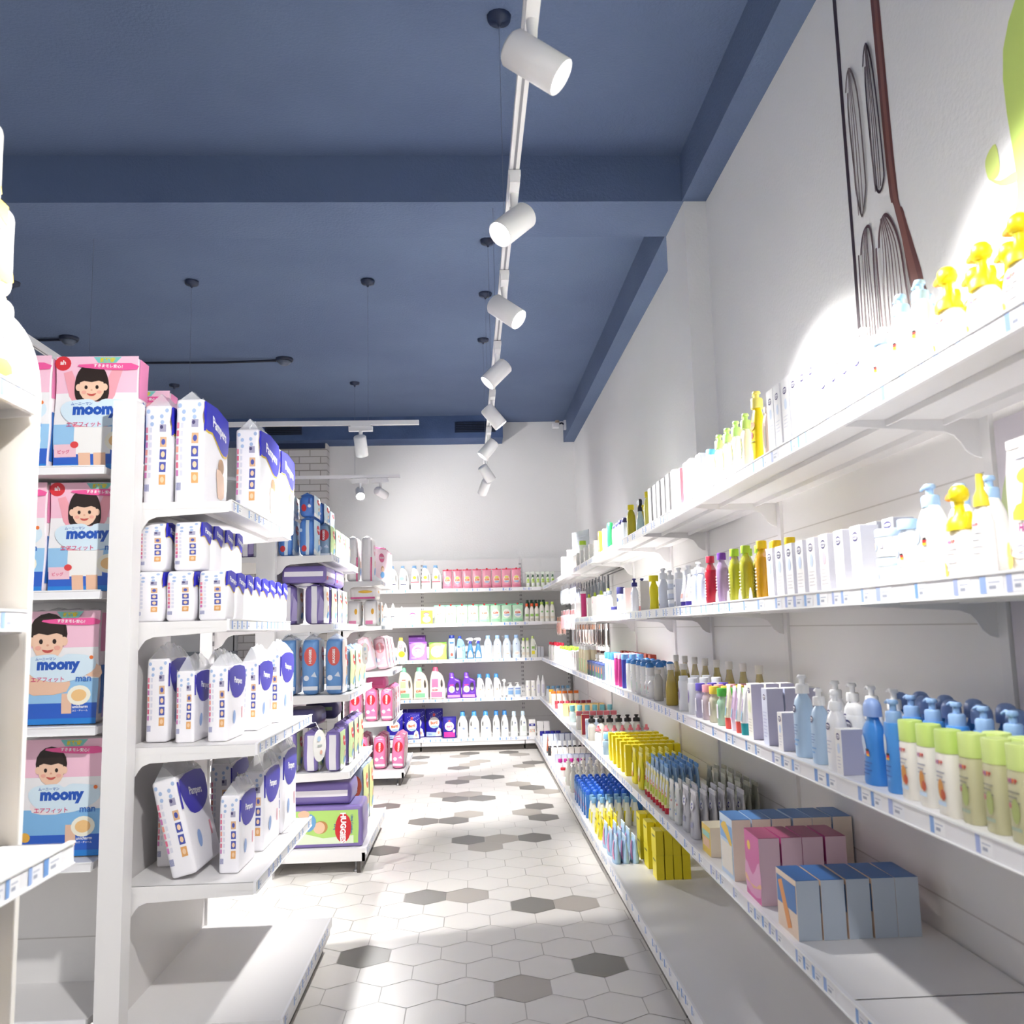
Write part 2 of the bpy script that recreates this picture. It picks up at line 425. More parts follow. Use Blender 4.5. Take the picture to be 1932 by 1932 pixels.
def moony(kind):
    w, h = .246, .348; D = []
    D += [('r', 0, h*.79, w*.96, h*.4, 'F7C6DA'), ('r', 0, h*.52, w*.96, h*.3, 'F3F1F3'), ('r', 0, h*.25, w*.96, h*.3, '9CCBF0' if kind != 'boy' else '86BDEB'), ('r', 0, h*.1, w*.96, h*.18, '2F63C8'), ('r', 0, h*.035, w*.96, h*.05, '2A86D8')]
    if kind == 'girl':
        D += kid_print(-.012, h*.735, .108)
        D += [('r', -.004, h*.26, .105, h*.23, 'F7F5F2'), ('r', -.026, h*.09, .035, h*.13, 'F1C4A6'), ('r', .018, h*.09, .035, h*.13, 'F1C4A6'), ('e', -.098, h*.93, .024, .022, 'D8323C'), ('t', 'ah', -.098, h*.93+.003, .014, 'FFFFFF')]
        D += [('p', [(-.115, .08), (-.05, .08), (-.05, .042), (-.115, .042)], 'F7CBD6'), ('t', 'ビッグ', -.086, .058, .012, 'E0527E'), ('e', -.054, .078, .012, .01, 'E5484A')]
    else:
        hz = h*.75
        D += [('p', smooth([(-.11, .2), (.1, .19), (.12, .14), (.02, .16), (-.02, .1), (-.09, .1)], 3), 'F0C6AA')] if kind == 'baby' else []
        D += kid_print(-.035, hz, .14 if kind == 'baby' else .112, hair='2E201A', top='F0C6AA' if kind == 'baby' else 'F5E8EA', arms=False, long=False)
        D += [('r', .03, .065, .03, .06, 'F0C6AA'), ('t', 'unicharm', .07, .055, .009, 'FFFFFF'), ('t', 'ユニ・チャーム', .07, .043, .006, 'FFFFFF')]
        D += [('e', -.105, .06, .016, .014, 'F0B64A')]
    D += [('p', [(-.01, h*.985), (.07, h*.985), (.055, h*.93), (.005, h*.93)], '7FC9C4'), ('t', '新技術', .031, h*.957, .015, 'E9D21E', 0, .05)]
    D += [('p', smooth([(-.05, h*.915), (.1, h*.925), (.118, h*.87), (.05, h*.865), (-.03, h*.885)], 2), 'EE5C9E'), ('t', 'すきまモレ安心！', .035, h*.9, .011, 'FFFFFF', -.05)]
    zc = h*.5
    D += [('p', smooth([(-.1, zc+.005), (-.085, zc+.032), (-.02, zc+.04), (.005, zc+.03), (.03, zc+.04), (.1, zc+.03), (.108, zc-.005), (.06, zc-.035), (0, zc-.045), (-.07, zc-.03)], 3), 'D9ECF8')]
    D += [('t', 'ムーニーマン', -.04, zc+.026, .009, '2E62B4'), ('t', 'moony', 0, zc, .036, '2457B8', 0, .06, .17), ('t', 'エアフィット', -.03, zc-.036, .015, 'D9467C'), ('t', 'man', .075, zc-.037, .014, '3A70C0')]
    D += [('e', .065, zc-.085, .034, .03, 'FBF6E4'), ('e', .065, zc-.085, .022, .018, 'F6C98A'), ('e', .098, zc+.028, .006, .006, 'EE7A3A')]
    Rr = [('r', 0, h*.8, .07, h*.34, 'F08FBE'), ('r', 0, h*.3, .07, h*.42, '3F79D0'), ('t', 'moony', 0, h*.5, .022, '2457B8', math.pi/2, .05), ('r', 0, h*.14, .03, .06, 'A58CD8')]
    L = [('r', 0, h*.8, .07, h*.34, 'F9D5E2'), ('r', 0, h*.24, .07, h*.42, '3F79D0'), ('r', .01, h*.12, .03, .05, '9C8AD6')]
    return pack(w, .105, h, 'F8EEF3', D, L, Rr, wrap=.004, r=.022, bulge=.006, seed=3)
def pampers(small=False, sd=1, wrap=.05, style='a'):
    w, d, h = (.3, .1, .325) if not small else (.115, .1, .16)
    D = []
    if style == 'a':
        x1 = w*.46
        D = [('p', smooth([(-x1, h*.975), (x1, h*.97), (x1, h*.62), (w*.2, h*.55), (0, h*.6), (-w*.24, h*.7), (-x1, h*.7)], 2), 'E9C63A'), ('p', smooth([(-x1, h*.98), (x1, h*.975), (x1, h*.64), (w*.2, h*.57), (0, h*.62), (-w*.24, h*.72), (-x1, h*.72)], 2), '2B2BB8')]
        D += [('t', 'Pampers', .02, h*.79, h*.15, 'FFFFFF', -.12, .03, w*.8)]
        D += [('e', w*.12, h*.44, w*.12, h*.08, 'B08A66'), ('p', smooth([(-w*.05, h*.4), (w*.25, h*.36), (w*.3, h*.16), (w*.05, h*.12), (-w*.02, h*.25)], 2), 'EFCDB4')] if not small else []
    else:
        D = [('p', smooth([(-w*.42, h*.95), (w*.4, h*.96), (w*.44, h*.7), (w*.1, h*.56), (-w*.3, h*.6)], 3), '3A34A8'), ('t', 'Pampers', 0, h*.77, h*.11, 'FFFFFF', -.1, .03, w*.7), ('e', -w*.2, h*.3, .02, .03, '8FA9D8'), ('r', w*.25, h*.33, .02, .05, 'E89AA8')]
    Ls = []
    k = h/.325
    for i, c in enumerate(('D9B08A', '4A55A8', '4A55A8', 'E3A868')):
        zz = h*(.62-.125*i)
        Ls += [('r', .018, zz, .02, h*.1, c), ('e', .018, zz, .006, h*.03, 'F0CDA8' if c != 'D9B08A' else '4A55A8')]
    Ls += [('r', .016, h*.76, .02, h*.075, 'A6A3BC'), ('e', .012, h*.77, .005, h*.02, '4A4470')]
    for i in range(7): Ls.append(('r', -.034, h*(.74-.075*i), .007, h*.055, ('E08AA2', 'D86A86', 'C77AB4', 'E89A8A')[i % 4])); Ls.append(('r', -.022, h*(.74-.075*i), .008, h*.05, 'DCDDEA'))
    for i in range(5): Ls.append(('r', -.036+i*.003, h*.165, .0017, h*.07, '7C82B4'))
    for i, (u, z) in enumerate(((-.018, .87), (.012, .88), (-.018, .8), (.014, .82), (-.03, .93), (.028, .94))): Ls.append(('e', u, h*z, .006, h*.022, 'A9BFE2'))
    Ls += [('r', .046, h*.83, .006, h*.28, '2B2BB8')] if style == 'a' else [('r', .045, h*.8, .006, h*.28, '3A34A8')]
    g = pack(w, d, h, 'F4F2F7', D, Ls, [], wrap=wrap, r=.012, bulge=.006, seed=sd)
    return g
def huggies(base, green=True, w=.24, d=.12, h=.3, wrap=.012, sd=2, front='B9DC86', badge='D8323C', L=None, stripe=None):
    D = [('r', 0, h*.5, w*.9, h*.94, front), ('p', smooth([(-w*.4, h*.2), (0, h*.1), (w*.4, h*.25), (w*.42, h*.05), (-w*.42, h*.05)], 2), 'F4F6F8'), ('e', 0, h*.72, w*.2, h*.13, badge), ('t', 'HUGGIES', 0, h*.72, h*.055, 'FFFFFF', 0, .04, w*.3), ('e', w*.05, h*.4, w*.12, h*.09, 'C79A70'), ('e', w*.05, h*.37, w*.1, h*.075, 'F4CDB2'), ('e', w*.05, h*.24, w*.16, h*.09, '6FA8DC')]
    Ls = L if L is not None else [('e', 0, h*.68, d*.3, h*.17, badge), ('t', 'HUGGIES', 0, h*.68, d*.13, 'FFFFFF', math.pi/2, .04, h*.28), ('e', -d*.2, h*.3, d*.13, d*.13, 'E6EAF4'), ('p', [(d*.02, h*.33), (d*.2, h*.41), (d*.3, h*.31)], 'DCE4F2'), ('r', 0, h*.12, d*.7, h*.07, 'E9EEF8')]
    if stripe: Ls = list(Ls)+[('r', -d*.1, h*.5, d*.12, h*.96, stripe)]
    return pack(w, d, h, base, D, Ls, [], wrap=wrap, wc=A(base, rough=.2, alpha=.75) if wrap < .02 else CLEAR, r=.028, bulge=.01, seed=sd)
# ------------------------------------------------------------------ room
def plaster(name, c1, c2, scale, bump, rough=.75):
    ma = bpy.data.materials.new(name); ma.use_nodes = True; nt = ma.node_tree; b = nt.nodes['Principled BSDF']
    tc = nt.nodes.new('ShaderNodeTexCoord'); nz = nt.nodes.new('ShaderNodeTexNoise'); nz.inputs['Scale'].default_value = scale; nz.inputs['Detail'].default_value = 5
    cr = nt.nodes.new('ShaderNodeValToRGB'); cr.color_ramp.elements[0].color = lin(c1); cr.color_ramp.elements[1].color = lin(c2)
    cr.color_ramp.elements[0].position = .35; cr.color_ramp.elements[1].position = .65
    n2 = nt.nodes.new('ShaderNodeTexNoise'); n2.inputs['Scale'].default_value = 60
    bp = nt.nodes.new('ShaderNodeBump'); bp.inputs['Strength'].default_value = bump; bp.inputs['Distance'].default_value = .02
    nt.links.new(tc.outputs['Object'], nz.inputs['Vector']); nt.links.new(tc.outputs['Object'], n2.inputs['Vector'])
    nt.links.new(nz.outputs['Fac'], cr.inputs['Fac']); nt.links.new(cr.outputs['Color'], b.inputs['Base Color'])
    nt.links.new(n2.outputs['Fac'], bp.inputs['Height']); nt.links.new(bp.outputs['Normal'], b.inputs['Normal'])
    b.inputs['Roughness'].default_value = rough
    return ma
NAVY = plaster('painted_concrete', '5B6C8E', '657798', .8, .25)
WALLM = plaster('white_plaster', 'EEEDEC', 'F3F2F1', .6, .1)
CEIL = 4.15
struct('ceiling', M().box(-8, 1.6, -2.5, 11.8, CEIL, CEIL+.2, NAVY))
struct('ceiling_beam', M().box(-8, 1.4, 4.86, 5.33, 3.87, CEIL, NAVY))
struct('ceiling_beam', M().box(1.26, 1.4, 5.33, 11.6, 3.87, CEIL, NAVY))
struct('ceiling_beam', M().box(1.26, 1.4, -2.5, 4.86, 3.87, CEIL, NAVY))
struct('ceiling_beam', M().box(-8, .445, 11.2, 11.6, 3.86, CEIL, plaster('painted_boards', '41567F', '4C628D', 3, .3)))
struct('wall_right', M().box(1.4, 1.6, -2.5, 11.8, 0, CEIL, WALLM))
struct('pillar_wall', M().box(1.27, 1.4, 4.86, 5.33, 0, 3.87, WALLM))
struct('wall_back', M().box(-8, 1.6, 11.6, 11.8, 0, CEIL, WALLM))
struct('wall_left', M().box(-8.2, -8, -2.5, 11.8, 0, CEIL, WALLM))
bm_ = bpy.data.materials.new('painted_brick'); bm_.use_nodes = True; nt = bm_.node_tree; pb = nt.nodes['Principled BSDF']
tc = nt.nodes.new('ShaderNodeTexCoord'); mpn = nt.nodes.new('ShaderNodeMapping'); mpn.inputs['Rotation'].default_value = (R(90), 0, 0); bt = nt.nodes.new('ShaderNodeTexBrick')
bt.inputs['Scale'].default_value = 1; bt.inputs['Brick Width'].default_value = .27; bt.inputs['Row Height'].default_value = .09; bt.inputs['Mortar Size'].default_value = .006
bt.inputs['Color1'].default_value = lin('E2DFDC'); bt.inputs['Color2'].default_value = lin('DAD6D2'); bt.inputs['Mortar'].default_value = lin('A8A39C')
bpn = nt.nodes.new('ShaderNodeBump'); bpn.inputs['Strength'].default_value = .6; bpn.inputs['Distance'].default_value = .02; bpn.invert = True
nt.links.new(tc.outputs['Object'], mpn.inputs['Vector']); nt.links.new(mpn.outputs['Vector'], bt.inputs['Vector']); nt.links.new(bt.outputs['Color'], pb.inputs['Base Color']); nt.links.new(bt.outputs['Fac'], bpn.inputs['Height']); nt.links.new(bpn.outputs['Normal'], pb.inputs['Normal'])
pb.inputs['Roughness'].default_value = .8
struct('pillar_brick', M().box(-2.9, -1.81, 11.4, 11.62, 0, 3.86, bm_))
struct('trim_1', M().box(-2.95, -1.83, 11.37, 11.6, 3.79, 3.86, '22304F'))
# floor of hexagonal tiles
fl = M().box(-8, 1.4, -2.5, 11.6, -.1, -.002, 'BDB7B0')
HW, RY, OX, OY = .23, .2185, .18, .36
DARK = {(-1, 28), (1, 28), (-3, 31), (-2, 31), (1, 33), (1, 31), (-4, 34), (-2, 35), (-1, 35), (1, 37), (-2, 39), (0, 40), (-2, 43), (2, 44), (-1, 48), (1, 48), (-4, 47), (-4, 27), (-2, 22), (0, 21), (1, 17), (-3, 18)}
LITE = {(0, 28), (-1, 27), (-1, 32), (1, 32), (-2, 36), (-1, 36), (1, 38), (2, 36), (-1, 40), (-1, 44), (-1, 45), (1, 43), (-2, 47), (1, 47), (-4, 45), (-4, 41), (-1, 22), (1, 21), (0, 16)}
tile = {0: A('E6E1DB', rough=.35), 1: A('77736E', rough=.4), 2: A('ACA49B', rough=.4)}
for j in range(-10, 51):
    for i in range(-9 if j > 3 else -5, 6):
        cx = OX+(j % 2)*HW/2+i*HW; cy = OY+j*RY
        if cx > 1.3 or cy > 11.5: continue
        a, b = HW/2-.002, RY*2/3-.002
        k = 1 if (i, j) in DARK else 2 if (i, j) in LITE else 0
        fl.add([(cx, cy-b, 0), (cx+a, cy-b/2, 0), (cx+a, cy+b/2, 0), (cx, cy+b, 0), (cx-a, cy+b/2, 0), (cx-a, cy-b/2, 0)], [(0, 1, 2, 3, 4, 5)], tile[k])
struct('floor', fl)
# ------------------------------------------------------------------ shelving
STEEL = A('ECEAEA', rough=.38)
def stickers(g, L, y, z0, z1, sd, dens=.1):
    rn = random.Random(sd); x = .03
    while x < L-.08:
        w = rn.uniform(.045, .075)
        g.deco([('r', x+w/2, (z0+z1)/2, w, (z1-z0)*.86, rn.choice(('FAFAFC', 'F1F2F8'))), ('r', x+w*.14, (z0+z1)/2, w*.28, (z1-z0)*.9, rn.choice(('86AEE4', '9AB6E8', '74A2E0', 'AAB8E6'))),
                ('r', x+w*.62, z0+(z1-z0)*.62, w*.5, .0025, 'BFC4D4'), ('r', x+w*.55, z0+(z1-z0)*.36, w*.3, .006, 'A9AEBE')], lambda u, w_, o: (u, y-o, w_))
        x += w+rn.choice((.003, .01, .03, dens))
def shelf_unit(loc, rz, L, shelves, hb, label, cat='shelving unit', group=None, base=None, sd=0, back=True, rail=None, slots=True, rear='EFEDEC', ends=(True, True), last=True, slim=False):
    u = empty('shelf_unit', loc, rz); tag(u, label, cat, group)
    if back:
        g = M().box(0, L, .0, .02, .05, hb, rear)
        z = .35
        while z < hb: g.box(.002, L-.002, -.0012, 0, z, z+.004, 'CFCBC8'); z += .36
        mesh_obj('back_panel', g, u)
    for k, x in enumerate((.018, L-.018)[:2 if last else 1]):
        g = M().box(x-.018, x+.018, -.012, .045, 0, hb+.02, STEEL)
        if slots:
            z = .3
            while z < hb-.05:
                g.box(x-.004-.008, x-.004, -.0135, -.011, z, z+.022, '55525A'); g.box(x+.006, x+.012, -.0135, -.011, z, z+.022, '55525A'); z += .05
        mesh_obj('upright', g, u)
    for n, (z, d) in enumerate(shelves):
        s = mesh_obj('shelf', M().box(0, L, -d, -.01, z-.03, z-.005, STEEL, cs=STEEL), u)
        if not slim: mesh_obj('stiffener', M().box(0, L, -d*.72, -d*.7, z-.045, z-.03, STEEL).box(0, L, -d*.3, -d*.28, z-.045, z-.03, STEEL), s)
        rh = .032 if slim else .042
        x1 = rail if rail else L
        g = M().box(0, x1, -d-.009, -d, z-rh, z, A('F2F1F4', rough=.3))
        g.box(0, x1, -d-.012, -d-.009, z-.004, z, 'FAFAFA').box(0, x1, -d-.012, -d-.009, z-rh, z-rh+.003, 'FAFAFA')
        if not slim: stickers(g, x1, -d-.009, z-.038, z-.005, sd*7+n)
        mesh_obj('price_rail', g, s)
        for k, x in enumerate((.004, L-.004)):
            if not ends[k]: continue
            out = [(-.012, z-.005), (-.012, z-.125), (-.03, z-.12), (-.05, z-.105), (-.062, z-.085), (-.075, z-.07), (-.1, z-.06), (-d, z-.045), (-d, z-.005)]
            g = M().slab([out], .006, .0005, STEEL, at=(x, 0, 0), axis='x')
            g.box(x-.0035, x+.0035, -d*.78, -d*.78+.016, z-.024, z-.02, 'A8A4A8')
            mesh_obj('bracket', g, s)
    if base:
        z, d = base
        s = mesh_obj('base_shelf', M().box(0, L, -d, .0, z-.03, z-.005, STEEL).box(0, L, -d, -d+.02, .07, z-.03, STEEL).box(.0, .01, -d, 0, .07, z-.03, STEEL), u)
        g = M().box(0, rail or L, -d-.009, -d, z-.042, z, A('F2F1F4', rough=.3)); stickers(g, rail or L, -d-.009, z-.038, z-.005, sd*5+3)
        mesh_obj('price_rail', g, s)
        mesh_obj('plinth', M().box(0.01, L-.01, -d+.03, -d+.05, 0, .075, '4A4440'), u)
        for x in (.05, L-.05): mesh_obj('foot', M().lathe([(.02, 0), (.02, .01), (.008, .015), (.008, .07)], A('9A989A', metal=.8), 10, at=(x, -d+.06, 0)), u)
    return u
# long wall
XB = 1.235
RZ = {1: (1.95, .90), 2: (1.525, .90), 3: (1.09, .86), 4: (.628, .82), 5: (.155, .74)}
UPR = [11.02, 9.73, 8.07, 6.75, 5.45, 4.6, 3.5, 2.05, .6]
WHICH = ['at the corner with the back wall', 'beside the corner bay, with hanging brushes', 'third bay from the back wall', 'fourth bay from the back wall', 'fifth bay from the back wall', 'sixth bay from the back wall', 'seventh bay from the back wall', 'eighth bay, nearest the camera']
for k in range(len(UPR)-1):
    y0, y1 = UPR[k], UPR[k+1]
    sh = [(RZ[i][0], XB-RZ[i][1]) for i in (1, 2, 3, 4) if not (i == 2 and k < 2)]
    shelf_unit((XB, y0, 0), R(-90), y0-y1, sh, 2.06, 'white steel wall shelving, ' + WHICH[k].replace('nearest the camera', 'the one by the viewer'), group='long wall shelving bays', base=(RZ[5][0], XB-RZ[5][1]), sd=k+1, ends=(False, True), last=k == 7, slots=False)
# back wall
YF, YB = 11.04, 11.45
BZ = [1.947, 1.527, 1.093, .626, .158]
bx = [-1.95, across(792, YF, 1.1), across(986, YF, 1.1), XB]
for k in range(3):
    shelf_unit((bx[k], YB, 0), 0, bx[k+1]-bx[k], [(z, YB-YF) for z in BZ[:4]], 2.33, 'white back wall shelving, ' + ('bay beside the brick pillar', 'long middle bay with soap powder', 'short corner bay')[k], group='back wall shelving bays', base=(BZ[4], YB-YF), sd=20+k, rail=(.86-bx[2]) if k == 2 else None, ends=(k == 0, False), last=k == 2)
# aisle islands: shelf heights match the long wall, packs and bays share one module
G = 1.17
LZ = [1.941, 1.5085, 1.07, .602]; BZI = .15
SZ = {1.87: LZ[0], 1.5: LZ[1], 1.125: LZ[2], .70: LZ[3], .18: BZI, .17: BZI}
LS = [(LZ[0], .36), (LZ[1], .36), (LZ[2], .465), (LZ[3], .465)]
XS = -1.237
shelf_unit((XS, .5, 0), R(90), 1.31, LS, 2.04, 'white shelving with yellow nappy packs, cut off by the picture edge', base=(BZI, .56), sd=31, slots=False)
U1 = shelf_unit((XS, 3.288, 0), R(90), 1.09, LS, 2.07, 'white slotted shelving holding the white and royal blue nappy packs', base=(BZI, .56), sd=32, back=False)
mesh_obj('back_panel', M().box(0, 1.09, .0, .02, .05, 1.04, 'E2DFDE').box(.0, .5, 0, .02, 1.04, 1.98, 'E2DFDE'), U1)
shelf_unit((XS, 5.71, 0), R(90), 1.25, LS, 2.07, 'white island shelving holding blue and purple nappy packs', base=(BZI, .565), sd=33)
shelf_unit((XS, 8.775, 0), R(90), 1.19, LS, 2.07, 'white island shelving holding pink packs, next to the back wall', base=(BZI, .57), sd=34)
o = mesh_obj('partition_panel', M().slab([[(-.02, 0), (-.02, 2.19), (.1, 2.19)]+smooth([(.18, 2.175), (.25, 2.14), (.305, 2.085), (.335, 2.01), (.344, 1.93)], 3, False)+[(.344, 0)]], .02, .003, 'E9E5DF')); o.location = (XS+.02, 1.83, 0)
tag(o, 'white end panel with a rounded top corner beside yellow packs', 'shelf end panel')
MZ = [2.064, 1.62, 1.152, .701]
shelf_unit((-2.14, 3.58, 0), 0, .84, [(z, .35) for z in MZ], 2.2, 'white end shelving filled with pink and blue toddler nappy packs', base=(.2, .35), sd=35, slots=False, back=True, ends=(False, False), slim=True)
o = mesh_obj('corner_post', M().box(-.041, .041, -.041, .041, 0, 2.292, STEEL)); o.location = (-1.222, 3.23, 0); tag(o, 'white square post between the pink packs and the slotted shelving', 'post')
o = mesh_obj('end_post', M().box(-.058, .058, -.03, .03, 0, 2.08, STEEL)); o.location = (-1.27, 5.66, 0); tag(o, 'white post at the end of the blue nappy pack island', 'post')
# things seen through the gap between the islands
o = empty('hanging_board', (-2.98, 10.5, .97)); tag(o, 'grey board hung on two rods, seen through the empty shelf gap', 'board')
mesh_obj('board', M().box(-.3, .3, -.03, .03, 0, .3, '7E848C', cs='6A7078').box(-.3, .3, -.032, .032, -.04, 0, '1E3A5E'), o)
for x in (.08, .26): mesh_obj('rod', M().tube([(x, 0, .3), (x, 0, .8)], .008, '3A3A3E'), o)
# ------------------------------------------------------------------ ceiling fittings
WH = A('EFEEF0', rough=.35)
LAMP = A('FFFFFF', emit=14.0)
def spotlight(loc, aim, label, power=150, size=70, arm=(0, 0), rz=0):
    u = empty('spotlight', loc, 0); tag(u, label, 'spotlight', 'track spotlights')
    ad = M().box(-.017, .017, -.09, .09, -.055, -.02, WH).box(-.021, .021, -.075, .075, -.022, -.003, WH)
    if rz: ad.v = [(y, x, z) for x, y, z in ad.v]
    mesh_obj('adapter', ad, u)
    mesh_obj('stem', M().tube([(0, 0, -.05), (0, 0, -.115)], [.016, .012], WH, 10), u)
    a = Vector(aim).normalized(); q = Vector((0, 0, -1)).rotation_difference(a).to_matrix()
    c = Vector((0, 0, -.16))
    h = M().lathe([(.002, .07), (.04, .07), (.047, .062), (.047, -.085), (.0445, -.087), (.043, -.07)], WH, 24, at=c, rot=q, top=False, bot=False)
    hd = mesh_obj('lamp_head', h, u)
    mesh_obj('lens', M().lathe([(.0435, -.074), (.02, -.076)], LAMP, 24, at=c, rot=q), hd)
    li = bpy.data.lights.new('spot', 'SPOT'); li.energy = power; li.spot_size = R(size); li.spot_blend = .75; li.shadow_soft_size = .05; li.color = (1, .985, .96)
    lo = bpy.data.objects.new('beam', li); COL.objects.link(lo); lo.parent = u; lo.location = c+a*.1
    lo.rotation_euler = Vector((0, 0, -1)).rotation_difference(a).to_euler()
    return u
def track(p0, p1, wires, label, zc=CEIL):
    u = empty('light_track', p0); tag(u, label, 'light track', 'light tracks'); p0, p1 = Vector(p0), Vector(p1); d = p1-p0; n = Vector((-d.y, d.x, 0)).normalized()*.017
    V = [p-p0+s*n+Vector((0, 0, z)) for p in (p0, p1) for s in (-1, 1) for z in (0, .034)]
    g = M().add(V, [(0, 1, 3, 2), (4, 6, 7, 5), (0, 4, 5, 1), (2, 3, 7, 6), (1, 5, 7, 3), (0, 2, 6, 4)], WH)
    n2 = n*.25; V = [p-p0+s*n2+Vector((0, 0, -.001)) for p in (p0, p1) for s in (-1, 1)]; g.add(V, [(0, 1, 3, 2)], '8A8A92')
    mesh_obj('rail', g, u)
    for t in wires:
        p = p0.lerp(p1, t)-p0; h = zc-p0.z
        mesh_obj('wire', M().tube([p+Vector((0, 0, .03)), p+Vector((0, 0, h-.02))], .0013, A('6F7890', rough=.3), 5), u)
        mesh_obj('ceiling_cup', M().lathe([(.006, -.05), (.012, -.03), (.05, -.022), (.055, 0)], '1B2A4A', 14, at=p+Vector((0, 0, h))), u)
    return u
TZ = 3.0
track((.19, -1.6, TZ), (.155, 8.95, TZ), [.12, .32, .5, .62, .72, .815, .925], 'long white light track running over the aisle towards the back wall')
# ------------------------------------------------------------------ stock
for n_ in range(20, 60): ORD.append(('twenty', 'thirty', 'forty', 'fifty')[n_//10-2]+('' if n_ % 10 == 0 else '-'+ORD[n_ % 10-1])+('th' if n_ % 10 == 0 else ''))
ORD = [w.replace('twentyth', 'twentieth').replace('thirtyth', 'thirtieth').replace('fortyth', 'fortieth').replace('fiftyth', 'fiftieth') for w in ORD]
PEND = {}
def later(o, desc, cat, where, ref, key, row=None):
    o['category'] = cat; PEND.setdefault((desc, where, ref), []).append((key, row, o))
def settle():
    for (desc, where, ref), L in PEND.items():
        rows = sorted({r for _, r, _ in L if r is not None})
        for r in (rows or [None]):
            q = sorted([t for t in L if t[1] == r], key=lambda t: t[0])
            for i, (_, _, o) in enumerate(q):
                s = desc
                if len(q) > 1: s += ', '+ORD[i]+' from the '+ref
                if r is not None and len(rows) > 1: s += ', '+('front' if r == 0 else ORD[r])+' row'
                o['label'] = s+', '+where
                if len(L) > 1: o['group'] = desc+' stock, '+where
WN = {1: 'top wall shelf', 2: 'second wall shelf', 3: 'third wall shelf', 4: 'fourth wall shelf', 5: 'bottom wall shelf'}
def put(key, loc, rz, rx=0, ry=0, sc=1):
    return place(key, loc, rz, '', '', None, rx, ry, sc)
def wall(sh, pa, pb, key, desc, cat, n=None, rows=1, x0=.015, gap=.004, row0=0, turn=0, rg=.005, jit=.002, dz=0, sc=1, edge=False):
    w, d = KIT[key][3]*sc, KIT[key][4]*sc; z, xf = RZ[sh]; X = xf+x0+d/2
    Ya, Yb = along(pa, xf+x0, z), along(pb, xf+x0, z)
    if n is None: n = max(1, int((Ya-Yb+gap)/(w+gap)))
    st = (Ya-Yb)/n; fit = min(1, (st-.0025)/w)
    for r in range(rows):
        xx = X+r*(d+rg)
        if xx+d/2 > XB-.004: break
        for i in range(n):
            o = put(key, (xx+rnd.uniform(-jit, jit), Ya-st*(i+.5)+rnd.uniform(-jit, jit)*.3, z-.0045+dz), R(-90+turn)+rnd.uniform(-.02, .02)*(fit == 1), sc=sc)
            if fit < 1: o.scale = (sc*fit, sc, sc)
            if edge: later(o, desc, cat, WN[sh], 'shelf edge', xx)
            else: later(o, desc, cat, WN[sh], 'back wall', -(Ya-st*i), r+row0 if (rows > 1 or row0) else None)
def col(sh, px, key, desc, cat, n, x0=.015, rg=.006, **k):
    w = KIT[key][3]; z, xf = RZ[sh]; Y = along(px, xf+x0, z); d = KIT[key][4]
    for r in range(n):
        X = xf+x0+d/2+r*(d+rg)
        if X+d/2 > XB-.003: break
        o = put(key, (X, Y+rnd.uniform(-.003, .003), z-.0045), R(-90)+rnd.uniform(-.04, .04), **k)
        later(o, desc, cat, WN[sh], 'shelf edge', X)
W_ = 'FBFAF9'
def logo(x, z, s): return [('e', x, z, s, s*.72, '3A3170'), ('e', x, z, s*.97, s*.42, 'F4F2F6'), ('t', 'chicco', x, z, s*.5, '3A3170', 0, .02, s*1.7)]
def hipp(x, z, s): return [('t', 'H', x-s*1.1, z, s, 'B0307E', 0, .06), ('t', 'i', x-s*.42, z, s, '7A4FA0', 0, .06), ('t', 'P', x+s*.2, z, s, 'E8602C', 0, .06), ('t', 'P', x+s*1.05, z, s, 'C4282E', 0, .06)]
def lines(x, z, w, n, c='B9BCC8', st=.008, h=.0022): return [('r', x-(i % 2)*w*.1, z-i*st, w*(1-.2*(i % 2)), h, c) for i in range(n)]
def flag(x, z, s): return [('r', x, z+s*.66, s*1.5, s*.66, '2A2226'), ('r', x, z, s*1.5, s*.66, 'D8302A'), ('r', x, z-s*.66, s*1.5, s*.66, 'F2B21E')]
def emblem(x, z, s): return [('e', x, z, s, s, 'A9BEE2'), ('e', x, z, s*.78, s*.78, 'F7F3DC'), ('r', x, z, s*.2, s*.9, 'D9B84A')]
# -- kits
kit('duck', .08, .05, bottle, .1, .08, .05, 'F1ECE8', 'belly', 'duck', .017, .02, 'F0DA12', hipp(.002, .072, .008)+lines(0, .058, .04, 2, 'A8A6AC')+[('e', -.03, .052, .004, .006, 'E09AA0'), ('r', .002, .038, .028, .012, 'D5D9EA')]+lines(0, .026, .03, 2, 'C2C0C8')+[('e', -.026, .026, .007, .009, 'F1DA3A'), ('e', -.021, .013, .008, .009, 'F1DA3A')], 3)
kit('hippslim', .045, .032, bottle, .13, .045, .032, 'F3EFEC', 'dome', 'cone', .014, .06, 'F0DA3A', hipp(0, .095, .006)+lines(0, .08, .03, 4, 'C3C6CE', .012), 2.6)
kit('hipppouch', .15, .07, pouch, .15, .07, .22, 'F2EDEA', [('e', 0, .165, .03, .014, 'EFD24A'), ('r', 0, .135, .016, .05, 'EFD24A'), ('p', smooth([(-.03, .09), (.03, .09), (.022, .115), (-.022, .115)], 2), 'EBD03A'), ('p', [(.022, .172), (.055, .168), (.022, .158)], 'F09A4A'), ('r', 0, .2, .1, .006, 'D3DAEC')]+hipp(.01, .075, .014)+lines(.01, .055, .09, 3, 'B9BCC8', .012, .003)+[('e', -.05, .04, .01, .014, 'EFD24A'), ('e', -.042, .02, .012, .013, 'EFD24A')])
